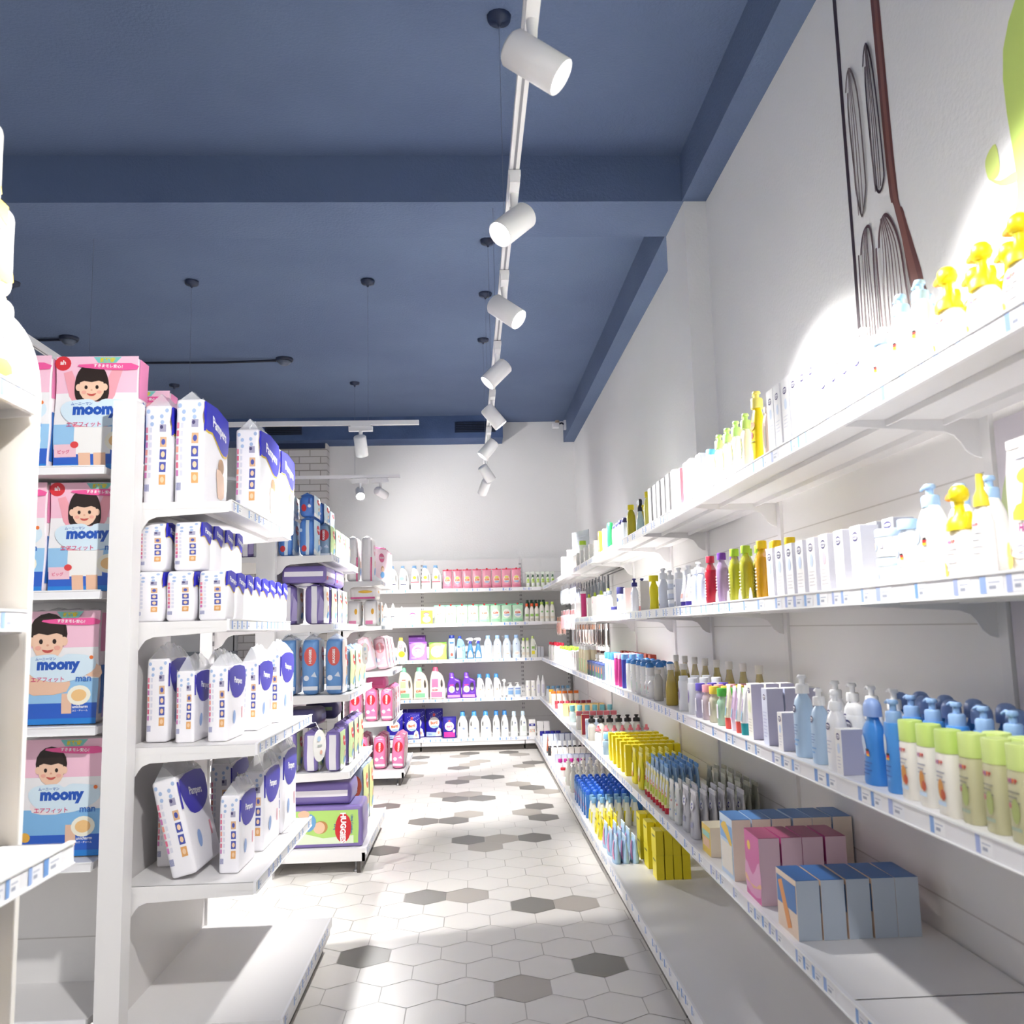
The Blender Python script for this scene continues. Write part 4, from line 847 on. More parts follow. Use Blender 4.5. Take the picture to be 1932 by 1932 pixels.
wall(2, 1325, 1342, 'redclear', 'clear red bottle', 'bottle', 1)
wall(2, 1343, 1366, 'purpleclear', 'clear purple bottle', 'bottle', 1, 2)
wall(2, 1368, 1410, 'limeclear', 'clear lime bottle', 'bottle', 2, 2)
wall(2, 1412, 1446, 'amberclear', 'clear amber bottle with yellow cap', 'bottle', 1, 2)
wall(2, 1440, 1500, 'amberclear', 'amber bottle behind the cartons', 'bottle', 2, x0=.075)
wall(2, 1448, 1545, 'chbox', 'white carton with blue motif', 'carton', 5)
wall(2, 1546, 1636, 'chboxpink', 'white carton with pink motif', 'carton', 3)
wall(2, 1638, 1700, 'chgrey', 'grey topped carton behind jars', 'carton', 2, x0=.09)
wall(2, 1640, 1683, 'jarflag', 'white cream jar, lower of two', 'jar', 1)
wall(2, 1640, 1683, 'jarflag', 'white cream jar, upper of two', 'jar', 1, dz=.066)
wall(2, 1685, 1716, 'sanoflag', 'white flag bottle with sky cap', 'bottle', 1)
wall(2, 1718, 1772, 'sanopump', 'white bottle with sky blue pump', 'pump bottle', 1, 2)
wall(2, 1835, 1875, 'sanopump', 'blue pump bottle behind duck bottle', 'pump bottle', 1, x0=.08)
wall(2, 1764, 1830, 'duck', 'foam bottle with duck pump', 'pump bottle', 1)
wall(2, 1832, 1862, 'hippslim', 'slim white bottle with yellow nozzle', 'bottle', 1)
wall(2, 1868, 2010, 'hipppouch', 'large white refill pouch printed with duck', 'refill pouch', 1)
# third shelf
wall(3, 1034, 1052, 'redcapbottle', 'white bottle with red cap', 'bottle', 4, 2)
wall(3, 1053, 1075, 'limecapwhite', 'white bottle with lime cap', 'bottle', 4, 3)
wall(3, 1076, 1089, 'whitepink', 'white carton by pastel bottles', 'carton', 3, 2)
wall(3, 1090, 1105, 'pastel', 'pastel striped bottle', 'bottle', 3, 2)
wall(3, 1107, 1138, 'tin', 'dark patterned tin', 'tin', 6)
wall(3, 1107, 1150, 'whitejar', 'round white bottle behind the tins', 'bottle', 6, 2, x0=.085)
wall(3, 1096, 1160, 'darkbox', 'dark brown carton at the rear', 'carton', 7, x0=.29)
wall(3, 1139, 1157, 'bluetube', 'white bottle with blue flip cap', 'bottle', 3, 2)
wall(3, 1158, 1171, 'magentatube', 'magenta bottle', 'bottle', 2, 3)
wall(3, 1172, 1178, 'navytube', 'navy bottle', 'bottle', 1, 3)
wall(3, 1179, 1226, 'bluedome', 'white bottle with blue dome cap', 'bottle', 5, 3)
wall(3, 1170, 1232, 'redbox', 'rust red carton at the rear', 'carton', 8, x0=.29)
wall(3, 1207, 1227, 'lowwhite', 'short white bottle', 'bottle', 3)
wall(3, 1229, 1241, 'clearbottle', 'clear bottle', 'bottle', 1)
wall(3, 1243, 1272, 'oilbig', 'large bottle of golden oil', 'bottle', 1, 2)
wall(3, 1262, 1440, 'oil', 'bottle of golden oil with cream cap', 'bottle', 8, x0=.23)
wall(3, 1275, 1308, 'whitemid', 'white bottle with violet mark', 'bottle', 2, 3)
wall(3, 1309, 1320, 'violetcapclear', 'clear bottle with violet cap', 'bottle', 1, 3)
wall(3, 1321, 1332, 'pinkcapclear', 'clear bottle with pink cap', 'bottle', 1, 4)
wall(3, 1333, 1345, 'yellowcapclear', 'clear bottle with yellow cap', 'bottle', 1, 4)
wall(3, 1347, 1362, 'greencapclear', 'clear bottle with green cap', 'bottle', 1, 4)
wall(3, 1364, 1374, 'creamtube', 'cream tube on red cap', 'tube', 1, 2)
wall(3, 1375, 1384, 'lilactube', 'lilac tube', 'tube', 1, 2)
wall(3, 1385, 1394, 'whitetube', 'white tube on red cap', 'tube', 1, 2)
wall(3, 1395, 1404, 'tealtube', 'white tube on teal cap', 'tube', 1)
wall(3, 1350, 1440, 'yellowlid', 'jar with flat yellow lid', 'bottle', 4, x0=.17, dz=.0)
wall(3, 1406, 1431, 'chcream', 'cream carton with dark emblem', 'carton', 1, 3)
wall(3, 1433, 1462, 'chlilac', 'lilac carton with printed side', 'carton', 1, 3)
wall(3, 1464, 1484, 'chsmall', 'small white carton by blue pump bottle', 'carton', 1)
wall(3, 1488, 1521, 'chbluepump', 'tall pale blue bottle with white pump', 'pump bottle', 1)
wall(3, 1523, 1552, 'chbluepump', 'shorter pale blue bottle with white pump', 'pump bottle', 1, sc=.87)
wall(3, 1554, 1582, 'chpump', 'white bottle with white pump', 'pump bottle', 1)
wall(3, 1552, 1700, 'chpump', 'rear white pump bottle', 'pump bottle', 4, x0=.12, sc=1.05)
wall(3, 1590, 1620, 'chround', 'white bottle with rounded cap', 'bottle', 1, x0=.072)
o = wall(3, 1568, 1606, 'chsmall', 'small white carton before rounded bottle', 'carton', 1, x0=.012)
wall(3, 1614, 1662, 'sanoblue', 'blue waisted bottle in front', 'bottle', 1)
wall(3, 1670, 2030, 'sanoblue', 'blue waisted bottle', 'bottle', 6, 2, x0=.152)
wall(3, 1666, 1690, 'sanobluepump', 'slim blue pump bottle in front', 'pump bottle', 1)
wall(3, 1694, 2010, 'sanobluepump', 'slim blue pump bottle', 'pump bottle', 6, x0=.105)
wall(3, 1692, 1762, 'hippgreen', 'white bottle with lime flip cap', 'bottle', 2)
wall(3, 1764, 1800, 'hippgreen', 'white bottle beside olive bottles', 'bottle', 1, x0=.004)
wall(3, 1804, 2010, 'hippolive', 'olive bottle with lime flip cap', 'bottle', 4)
wall(3, 1850, 2010, 'hippolive', 'olive bottle behind another', 'bottle', 3, x0=.06)
# fourth shelf: rows running back from the edge
E_ = 'shelf edge'
col(4, 1031, 'bluesilver', 'silver bottle with blue cap', 'bottle', 5)
col(4, 1036, 'yellowcap', 'bottle with yellow cap', 'bottle', 1)
col(4, 1040, 'orangecap', 'bottle with orange cap', 'bottle', 5)
col(4, 1047, 'burgundy', 'burgundy lidded jar', 'jar', 9)
col(4, 1053, 'whitepurple', 'pale jar with violet dot', 'jar', 9)
col(4, 1062, 'gingerbox', 'ginger yellow carton', 'carton', 8)
col(4, 1074, 'tealclip', 'white bottle with teal cap', 'bottle', 7)
col(4, 1088, 'pinkcaptub', 'cream bottle with pink cap', 'bottle', 6)
col(4, 1098, 'yellowside', 'yellow and crimson carton', 'carton', 1)
col(4, 1106, 'bluewhitepack', 'blue and white carton', 'carton', 2)
col(4, 1110, 'blackpump', 'bottle with black pump', 'pump bottle', 6)
col(4, 1123, 'pinkteat', 'feeding bottle with pink teat', 'bottle', 7)
col(4, 1138, 'babybottle', 'blue feeding bottle', 'bottle', 7)
wall(4, 1147, 1185, 'yellowbox', 'yellow carton', 'carton', 5, 8, x0=.02)
wall(4, 1188, 1212, 'yellowpouch', 'yellow pouch', 'pouch', 2, 6)
wall(4, 1214, 1258, 'redcaptube', 'tube on a red cap', 'tube', 8)
wall(4, 1225, 1260, 'skypouch', 'sky blue pouch', 'pouch', 4, 5, x0=.06)
wall(4, 1260, 1280, 'speckpouch', 'white speckled pouch', 'pouch', 2, 3)
wall(4, 1284, 1312, 'silverpouch', 'silver pouch', 'pouch', 2, 6, x0=.02)
wall(4, 1330, 1398, 'greypouch', 'grey green pouch', 'pouch', 5, 3, x0=.27)
wall(4, 1316, 1352, 'mintbox', 'cream and mint carton', 'carton', 1, 2)
wall(4, 1356, 1392, 'bluecereal', 'blue topped tall carton', 'carton', 1, 6, x0=.01)
wall(4, 1398, 1450, 'pinkcereal', 'magenta carton with yellow badge', 'carton', 1, 4)
wall(4, 1452, 1530, 'navycereal', 'deep blue carton with orange flash', 'carton', 1, 6)
# bottom shelf
col(5, 1014, 'whitenavy', 'white carton with navy band', 'carton', 2)
col(5, 1019, 'navypouchjar', 'white jar with navy lid', 'jar', 4)
col(5, 1024, 'bluecarton', 'blue topped carton', 'carton', 6)
col(5, 1031, 'browntube', 'brown tube', 'tube', 1)
col(5, 1034, 'blackwhite', 'black bottle with white cap', 'bottle', 9)
col(5, 1041, 'creamcarton', 'cream carton', 'carton', 8)
col(5, 1048, 'bluegreybox', 'blue grey carton', 'carton', 7)
col(5, 1053, 'magentacap', 'white bottle with magenta cap', 'bottle', 5)
col(5, 1058, 'redcapjar', 'white jar with red lid', 'jar', 8)
wall(5, 1064, 1080, 'creampump', 'cream pump bottle', 'pump bottle', 2, 7)
wall(5, 1083, 1107, 'bluesticks', 'blue domed bottle', 'bottle', 7, 8)
wall(5, 1109, 1117, 'skycapwhite', 'cone bottle with sky cap', 'bottle', 2, 6)
wall(5, 1119, 1132, 'yellowpadpouch', 'yellow pad pouch', 'pouch', 2, 3)
wall(5, 1200, 1244, 'yellowpad', 'yellow pad carton', 'carton', 3, 4, x0=.185)
wall(5, 1200, 1244, 'yellowpad', 'upper yellow pad carton', 'carton', 3, 4, x0=.185, dz=.121)
wall(5, 1134, 1160, 'skywipe', 'sky blue wipe pouch', 'pouch', 3, 3)
# hanging brushes under the top shelf
for nm, c, cd in (('brushwhite', 'DDE2EA', 'F1F2F4'), ('brushnavy', '3A3E7E', 'C9C6CE'), ('brushdark', '3C4654', '4A5260'), ('brushred', 'C4434E', 'D6CCD0'), ('brushorange', 'E8743A', 'EBD9CE'), ('brushbrown', '9A5A2A', '4A4044')):
    kit(nm, .06, .03, blister, .06, .2, cd, c)
def hang(key, pa, pb, X, z, n, deep, desc):
    Ya, Yb = along(pa, X, z), along(pb, X, z)
    for r in range(deep):
        for i in range(n):
            o = put(key, (X+r*.05, Ya-(Ya-Yb)*(i+.5)/n, z), R(-90)+rnd.uniform(-.05, .05))
            later(o, desc, 'toothbrush pack', 'under top wall shelf', 'back wall', -(Ya-(Ya-Yb)*(i+.5)/n), r)
hang('brushwhite', 1059, 1074, .96, 1.68, 6, 2, 'pale hanging brush pack')
hang('brushnavy', 1076, 1088, .96, 1.66, 4, 2, 'navy hanging brush pack')
hang('brushred', 1060, 1076, .96, 1.42, 6, 2, 'red hanging brush pack')
hang('brushorange', 1052, 1060, .96, 1.36, 3, 2, 'orange hanging brush pack')
hang('brushdark', 1096, 1142, 1.15, 1.69, 8, 2, 'dark hanging brush pack')
hang('brushbrown', 1084, 1142, 1.1, 1.27, 9, 2, 'brown hanging brush pack')
for z, X, y0, y1, dsc in ((1.893, 1.15, 6.9, 7.9, 'upper'), (1.474, 1.1, 6.9, 7.9, 'lower')):
    o = mesh_obj('hanging_rail', M().tube([(X, y0, z), (X, y1, z)], .006, '55524E').tube([(X+.06, y0, z), (X+.06, y1, z)], .005, '55524E')); tag(o, dsc+' dark steel rail holding hanging brush packs', 'hanging rail')
# small white shelf dividers, sign card, price holders
kit('clip', .02, .004, lambda: ('shelf_clip', M().slab([smooth([(-.014, 0), (-.01, .022), (0, .036), (.01, .022), (.014, 0)], 3)], .003, .0005, W_), []))
for px in (1354, 1376, 1398, 1418):
    Y = along(px, .895, 1.53); o = put('clip', (.893, Y, 1.524), R(-90)); later(o, 'small white shelf clip', 'shelf clip', 'second wall shelf', 'back wall', -Y)
o = empty('sign_card', (.97, along(1096, .97, 2.1), 2.08), R(-70)); tag(o, 'clear sign card standing among pale cartons by the corner', 'sign')
mesh_obj('card', M().box(-.16, .16, -.002, .002, 0, .2, A('D8E0E6', rough=.2, alpha=.6)).deco(lines(0, .15, .2, 5, 'A9B0B8', .025, .006), faceF(.004)), o)
mesh_obj('clip_foot', M().box(-.03, .03, -.01, .01, -.012, .004, W_), o)
# -- back wall stock
def bw(k, pa, pb, key, desc, cat, n=1, rows=1, y0=.03, sc=1, rz=0, dz=0):
    z = BZ[k-1]; w, d = KIT[key][3]*sc, KIT[key][4]*sc
    xa, xb = across(pa, YF+y0, z+.05), across(pb, YF+y0, z+.05); st = (xb-xa)/n; fit = min(1, (st-.003)/w)
    for r in range(rows):
        yy = YF+y0+d/2+r*(d+.008)
        if yy+d/2 > YB-.01: break
        for i in range(n):
            o = put(key, (xa+st*(i+.5), yy, z-.0045+dz), rz+rnd.uniform(-.03, .03)*(fit == 1), sc=sc)
            if fit < 1: o.scale = (sc*fit, sc, sc)
            later(o, desc, cat, 'back wall '+('top', 'second', 'third', 'fourth', 'bottom')[k-1]+' shelf', 'corner', -(xa+st*i), r if rows > 1 else None)
kit('jugsky', .13, .08, jug, .27, .13, .08, 'F3F1EE', '9CC4EC', [('e', -.025, .14, .03, .02, 'A9CDEB'), ('e', -.01, .1, .026, .02, 'F2CDBE'), ('r', -.005, .07, .07, .012, '4A4A6E'), ('r', -.005, .045, .08, .03, 'BFD2EC')])
kit('starsky', .12, .08, jug, .27, .12, .08, 'F4F1EC', '8FBCE6', [('e', -.01, .15, .022, .02, 'F0D83A'), ('r', -.005, .095, .1, .014, 'E0606E'), ('r', -.005, .06, .07, .036, 'B9C0E0')], cr=.026)
kit('pinkpouch', .135, .08, pouch, .135, .08, .235, 'EC9DB0', [('e', 0, .11, .045, .05, 'F6DFD2'), ('e', 0, .135, .03, .014, 'E6D46A'), ('t', 'Kids', 0, .11, .028, 'E8703A', .12, .05), ('e', 0, .08, .036, .012, 'A9B9D6'), ('r', 0, .03, .1, .02, 'E87E9C')], 'D8283A', 'E25A78', sag=.02)
kit('greenpouch', .14, .08, pouch, .14, .08, .22, 'C6EAC9', [('e', 0, .11, .05, .055, 'F6F6EC'), ('t', 'Kids', 0, .12, .028, 'E0602E', .12, .05), ('e', 0, .09, .04, .014, 'C2D0E4'), ('r', 0, .03, .11, .022, '9FE0B4')], 'C8202E', '84D4A4', sag=.02)
kit('kitchenlime', .092, .06, bottle, .13, .075, .06, 'E6F0D2', 'round', 'trigger', .018, .02, ('EDF2E6', '3E6A4A'), [('e', 0, .09, .02, .014, 'B2D84A'), ('e', 0, .04, .028, .024, 'F2F2F0'), ('r', 0, .065, .05, .012, 'BFDA5A')])
kit('whiteslim', .07, .06, bottle, .235, .07, .06, 'F3F1EC', 'waist', 'cone', .018, .03, 'F3F1EE', [('e', 0, .15, .014, .02, 'E6C4B4'), ('r', 0, .1, .04, .01, '4A4A5E'), ('r', 0, .065, .04, .05, 'B4C2E4')])
kit('whitecone', .08, .07, bottle, .19, .08, .07, 'F2F2EF', 'cone', 'cone', .02, .035, 'F1F1EE', [('r', 0, .06, .04, .04, 'DDE8DD')])
kit('pinksoap', .14, .06, carton, .14, .06, .165, 'EAC6E4', 'DDB4D8', 'EED4EA', [('e', -.003, .12, .035, .022, 'D0307E'), ('e', -.003, .117, .03, .014, 'F2D6E6'), ('e', 0, .06, .05, .04, 'F4E2EE')])
kit('yellowsoap', .14, .06, carton, .14, .06, .165, 'DCE04A', 'C6CC3A', 'E6EA6A', [('e', -.003, .12, .035, .022, 'D0307E'), ('e', -.003, .117, .03, .014, 'F2D6E6'), ('e', 0, .06, .05, .04, 'F3F2CE')])
kit('orangecapwhite', .075, .06, bottle, .19, .075, .06, 'F0EDE4', 'round', 'screw', .024, .035, 'E8602E', [('r', 0, .08, .05, .03, '9CCB6A'), ('r', 0, .03, .05, .02, 'D6D6C6')])
kit('limecapbig', .085, .06, bottle, .21, .085, .06, 'EFEDE4', 'dome', 'screw', .026, .03, 'C4DC6A', [('r', 0, .12, .03, .02, '8CBE7A'), ('r', 0, .05, .06, .03, 'E6DCC8')])
kit('darkgreen', .06, .05, bottle, .24, .06, .05, '1E4A36', 'straight', 'screw', .022, .03, '163A2A')
kit('yellowjug', .13, .09, jug, .24, .13, .09, 'F4F1EA', 'F2CE4A', [('e', -.02, .17, .02, .018, 'B03A5A'), ('e', -.02, .17, .014, .012, 'EAF0F4'), ('e', -.005, .08, .04, .038, 'F2C436')], cr=.024, chh=.045)
kit('purplebag', .22, .11, pouch, .22, .11, .22, 'B486DC', [('e', 0, .11, .075, .075, 'F2E6F4'), ('e', 0, .13, .042, .026, 'C8287E'), ('e', 0, .127, .036, .016, 'F0CFE4'), ('r', -.05, .03, .06, .012, 'D6C0EA')], None, '9A5ACC', sag=.03)
kit('greenbag', .22, .11, pouch, .22, .11, .21, 'B4DC6A', [('e', -.01, .1, .075, .07, 'F6F4EA'), ('r', .02, .14, .08, .008, '8A4A4A'), ('e', 0, .115, .04, .02, 'EAB4D2')], None, '78B83A', sag=.03)
kit('purplecarton', .22, .08, carton, .22, .08, .3, '6E3A8E', '5E2E7E', '7E4A9E', [('r', .04, .27, .06, .02, '8A5AA8')])
kit('bluefoam', .085, .07, bottle, .255, .085, .07, 'B9D2EE', 'straight', 'screw', .036, .04, '27398A', [('r', 0, .17, .06, .06, 'EEF2F8'), ('r', 0, .2, .05, .02, '2C6AC0'), ('e', 0, .06, .016, .02, 'D8604A'), ('r', 0, .025, .07, .02, '8FA9DA')])
kit('bluejug', .13, .085, jug, .25, .13, .085, '8FC2EC', '2A46B8', [('r', -.02, .08, .07, .12, 'DCECF8'), ('e', -.03, .15, .012, .012, '3A6AB0')])
kit('navyspray', .094, .06, bottle, .19, .085, .06, '4A86B4', 'cone', 'trigger', .02, .02, ('F3F1F4', '2A2AA8'), [('p', [(-.03, .02), (.03, .02), (.02, .08), (0, .11), (-.02, .08)], 'DDECF6'), ('e', 0, .05, .014, .012, 'F2B9A6')])
kit('skysoft', .1, .08, bottle, .245, .1, .08, 'DDEAF8', 'waist', 'screw', .026, .036, 'A9CCF4', [('e', .004, .06, .034, .026, 'F4F0EC'), ('t', 'Lenor', .004, .06, .012, 'E89A6A', 0, .04), ('e', 0, .17, .006, .006, '4A6AB0')])
kit('limejug', .11, .08, jug, .23, .11, .08, 'EDEFE0', 'CFE08A', [('r', -.01, .06, .05, .04, 'F0E03A'), ('r', -.01, .12, .05, .03, '9CC46A')])
kit('greytall', .05, .04, carton, .05, .04, .13, 'C9CBD2', 'B4A89A', 'E4A26A')
kit('greenbigjug', .205, .1, jug, .33, .205, .1, 'EFE6D4', '7EC4A2', [('r', -.03, .18, .07, .08, 'C4D6A4'), ('e', -.03, .1, .05, .03, 'E4DCC0'), ('t', 'Kids', -.03, .1, .03, 'D8583A', .15, .05), ('r', -.01, .05, .13, .05, '86C49A'), ('r', -.02, .235, .05, .012, 'C86A5A')], cr=.036, chh=.06)
kit('pinkbigjug', .205, .1, jug, .33, .205, .1, 'F2E6DE', 'D2607E', [('r', -.03, .19, .08, .1, 'EE7AA4'), ('e', -.03, .11, .05, .034, 'F4E4E4'), ('t', 'Kids', -.03, .11, .03, 'D8485A', .15, .05), ('r', -.01, .055, .14, .06, 'EC86AA')], cr=.036, chh=.06)
kit('purplejug', .18, .09, jug, .26, .18, .09, '6E3AB4', '7A46C2', [('e', -.03, .11, .038, .04, 'F2E8EE'), ('e', -.03, .11, .026, .026, 'F0DCA6'), ('p', [(-.05, .15), (.0, .16), (-.01, .17), (-.06, .165)], 'D84A8E'), ('r', -.005, .03, .15, .03, 'EE9CD6')], shape='b', cr=.028, chh=.05)
kit('whitejug', .105, .08, jug, .24, .105, .08, 'F5F4F2', '4A94D8', [('e', -.005, .1, .012, .008, 'C9B08A'), ('r', -.005, .07, .05, .01, 'D6D8DC')], cr=.026, chh=.045)
kit('whitespray', .092, .05, bottle, .15, .06, .05, 'F3F2F0', 'cone', 'trigger', .015, .02, 'F4F3F1', [('r', 0, .05, .03, .04, 'E0E4E6')])
kit('bluepumpback', .08, .06, bottle, .125, .08, .06, 'E2EAF2', 'straight', 'pump', .02, .024, 'F3F1EE', [('r', 0, .1, .06, .02, '8A9CC8'), ('r', 0, .055, .06, .05, '86ACD6')])
kit('softwhite', .1, .07, bottle, .17, .1, .07, 'F1EEE8', 'straight', 'flip', .03, .02, 'F5F2EE', [('e', -.02, .12, .012, .01, 'C6C0DA'), ('e', .02, .08, .012, .01, 'C6C0DA')])
kit('spraytall', .065, .055, bottle, .2, .065, .055, 'F3F1F2', 'dome', 'cone', .018, .05, 'F6F5F4', [('r', 0, .09, .03, .1, 'D9D6E6')])
kit('navybag', .23, .11, pouch, .23, .11, .3, '2A229E', [('e', (i*37 % 19-9)*.011, .2+(i*13 % 9)*.01, .004, .004, 'E4E6F6') for i in range(16)]+[('r', 0, .245, .03, .03, 'D23A4A'), ('e', 0, .16, .07, .062, 'F2EFE6'), ('t', 'Burti', 0, .16, .036, 'D86A3A', .1, .05), ('e', .01, .115, .05, .012, '9AC4D8'), ('p', [(-.1, .012), (.1, .012), (.1, .05), (-.1, .06)], 'B9CCEA'), ('t', 'Baby', -.05, .033, .024, '7A9AC8', 0, .04), ('p', [(.02, .012), (.1, .012), (.085, .09), (.06, .105), (.035, .08)], 'F3F0EC'), ('e', .06, .05, .014, .018, 'D8A48A')], None, '241C8A')
kit('navypinkbag', .165, .09, pouch, .165, .09, .24, '2E249A', [('e', 0, .14, .055, .052, 'F4EAF0'), ('t', 'Burti', 0, .14, .026, 'D86A9A', .1, .05), ('r', .0, .045, .13, .06, 'E23A9E'), ('e', .055, .085, .014, .02, 'F6D6E6'), ('r', 0, .2, .02, .02, 'C83A5A')], None, '261E86')
kit('whitebigjug', .13, .09, jug, .26, .13, .09, 'F6F5F3', '4A9ADC', [('r', .01, .16, .04, .006, 'B4B8C4'), ('e', .012, .11, .014, .012, '8FA4CC'), ('r', .012, .11, .06, .005, 'A9B4CC'), ('r', .01, .06, .06, .02, 'DADCE2')], shape='c', cr=.028, chh=.05)
kit('whiteslimjug', .09, .08, jug, .26, .09, .08, 'F6F5F3', '3E86CE', [('e', .012, .1, .012, .01, '8FA4CC'), ('r', .012, .1, .05, .005, 'A9B4CC')], shape='c', cr=.026, chh=.05)
kit('palejug', .09, .08, jug, .25, .09, .08, 'EEF1EE', 'CDE0EC', [('r', .01, .09, .04, .06, 'DDE6DD'), ('e', .012, .16, .01, .01, '9AA4C0')], shape='c', cr=.024, chh=.05)
bw(1, 712, 772, 'jugsky', 'white jug with sky cap', 'detergent jug', 3)
bw(1, 774, 834, 'starsky', 'white jug with yellow star', 'detergent jug', 3)
bw(1, 835, 984, 'pinkpouch', 'pink washing liquid pouch', 'refill pouch', 8)
bw(1, 992, 1048, 'kitchenlime', 'lime green spray bottle', 'spray bottle', 6, 2)
bw(2, 706, 719, 'whitecone', 'white cone bottle half hidden', 'bottle', 1)
bw(2, 720, 748, 'whiteslim', 'slim white bottle with blue label', 'bottle', 2)
bw(2, 750, 765, 'whitecone', 'white cone bottle by pink carton', 'bottle', 1)
bw(2, 767, 791, 'pinksoap', 'pink soap carton', 'carton', 1)
bw(2, 792, 818, 'yellowsoap', 'yellow soap carton', 'carton', 1)
bw(2, 819, 988, 'greenpouch', 'mint green pouch with red spout', 'refill pouch', 8)
bw(2, 990, 1018, 'orangecapwhite', 'white bottle with orange cap', 'bottle', 3)
bw(2, 1018, 1048, 'limecapbig', 'white bottle with lime cap', 'bottle', 3)
bw(2, 992, 1030, 'darkgreen', 'tall dark green bottle', 'bottle', 5, y0=.13)
bw(3, 724, 770, 'yellowjug', 'white jug with yellow cap', 'detergent jug', 2)
bw(3, 771, 806, 'purplebag', 'purple soap powder bag', 'powder bag', 1)
bw(3, 771, 803, 'purplecarton', 'tall purple carton behind the bag', 'carton', 1, y0=.2)
bw(3, 808, 844, 'greenbag', 'green soap powder bag', 'powder bag', 1)
bw(3, 846, 859, 'bluefoam', 'blue bottle with navy cap', 'bottle', 1, 2)
bw(3, 861, 879, 'bluejug', 'sky blue jug', 'detergent jug', 1, 2)
bw(3, 880, 910, 'navyspray', 'blue spray bottle with white trigger', 'spray bottle', 2, 2)
bw(3, 912, 984, 'skysoft', 'pale blue softener bottle', 'bottle', 4)
bw(3, 984, 1000, 'limecapbig', 'white bottle with lime cap', 'bottle', 2)
bw(3, 1001, 1014, 'limejug', 'white jug with lime cap', 'detergent jug', 1)
bw(3, 1014, 1026, 'greytall', 'small grey and orange carton', 'carton', 2)
bw(4, 750, 809, 'greenbigjug', 'large cream jug with green cap', 'detergent jug', 2)
bw(4, 810, 841, 'pinkbigjug', 'large cream jug with pink cap', 'detergent jug', 1)
bw(4, 843, 899, 'purplejug', 'purple jug', 'detergent jug', 2, 2)
bw(4, 899, 947, 'whitejug', 'white jug with blue cap', 'detergent jug', 3, 2)
bw(4, 948, 956, 'whitespray', 'small white spray bottle', 'spray bottle', 1)
bw(4, 957, 984, 'bluepumpback', 'blue labelled pump bottle', 'pump bottle', 2)
bw(4, 992, 1012, 'softwhite', 'plain white bottle', 'bottle', 2)
bw(4, 1012, 1030, 'spraytall', 'tall white nozzle bottle', 'bottle', 2)
bw(5, 728, 793, 'navybag', 'navy soap powder bag', 'powder bag', 2)
bw(5, 734, 836, 'navybag', 'rear navy soap powder bag', 'powder bag', 3, y0=.2, sc=1.08)
bw(5, 834, 862, 'navypinkbag', 'navy and pink powder bag', 'powder bag', 1)
bw(5, 862, 928, 'whitebigjug', 'broad white jug with blue cap', 'detergent jug', 3, 2)
bw(5, 929, 961, 'whiteslimjug', 'slim white jug with blue cap', 'detergent jug', 2, 2)
bw(5, 962, 996, 'palejug', 'pale jug with pale cap', 'detergent jug', 2)
bw(5, 998, 1011, 'whitenavy', 'white carton with navy band', 'carton', 1)
# -- islands on the other side of the aisle
def isl(key, x, y, z, desc, cat='nappy pack', rz=90, rx=0, ry=0, sc=1, dz=0):
    o = put(key, (x*G, y*G, SZ.get(z, z)-.0045+dz*G), R(rz)+rnd.uniform(-.02, .02), R(rx), R(ry), sc*G); o['label'] = desc; o['category'] = cat; o['group'] = 'nappy packs on the aisle shelving'
    return o
kit('pamp', .3, .1, pampers); kit('pamp2', .3, .1, pampers, False, 5, .03); kit('pamps', .115, .1, pampers, True, 2, .0); kit('pampb', .3, .1, pampers, False, 3, .06, 'b'); kit('pampb2', .3, .1, pampers, False, 8, .08, 'b')
isl('pamp', -.994, 3.01, 1.87, 'tall white nappy pack against the back of the slotted top shelf')
isl('pamp2', -.994, 3.36, 1.87, 'tall white nappy pack mostly hidden behind the large front pair')
isl('pamp2', -.895, 3.02, 1.87, 'tall white nappy pack with royal blue front, near end of slotted top shelf', sc=1.06)
isl('pamp', -.80, 3.4, 1.87, 'tall white nappy pack with royal blue front, middle of slotted top shelf', sc=1.02)
isl('pamp2', -.80, 3.74, 1.87, 'tall white nappy pack hanging over the far end of slotted top shelf')
L2 = ['at the back', 'in the middle', 'at the shelf edge']
for i, x in enumerate((-.994, -.9, -.8)):
    for j in range(8 if i == 2 else 4): isl('pamps', x, 2.88+.117*j, 1.5, 'small white nappy pack '+L2[i]+', lower layer, '+ORD[j]+' along, second slotted shelf', sc=.97)
for i, x in enumerate((-.994, -.885)):
    for j in range(4): isl('pamps', x+.005*j, 2.9+.115*j, 1.5, 'small white nappy pack '+L2[i]+', upper layer, '+ORD[j]+' along, second slotted shelf', dz=.157, sc=.97)
kit('pampbs', .3, .1, pampers, False, 3, .06, 'b')
isl('pampb', -.99, 3.03, 1.125, 'white nappy pack leaning at the back of the third slotted shelf', sc=.8, dz=.002)
isl('pampb2', -.895, 2.99, 1.125, 'white nappy pack between its neighbours on the third slotted shelf', sc=.68)
isl('pampb', -.795, 3.0, 1.125, 'white nappy pack with navy front at the near edge of third slotted shelf', sc=.72)
isl('pampb2', -.77, 3.3, 1.125, 'white nappy pack with navy front in the middle of third slotted shelf', sc=.73)
isl('pampb', -.75, 3.56, 1.125, 'white nappy pack with navy front at the far end of third slotted shelf', sc=.8)
isl('pampb2', -.93, 3.4, 1.125, 'crumpled white nappy pack behind others on the third slotted shelf', sc=.7)
isl('pampb', -.875, 2.99, .70, 'tall white nappy pack leaning steeply on the lowest visible slotted shelf', rx=-14, sc=.9, dz=.012)
isl('pampb2', -.985, 3.14, .70, 'white nappy pack in shadow behind the leaning one', sc=.78)
isl('pampb', -.76, 3.02, .70, 'white nappy pack with crumpled clear top at the low shelf edge', sc=.72)
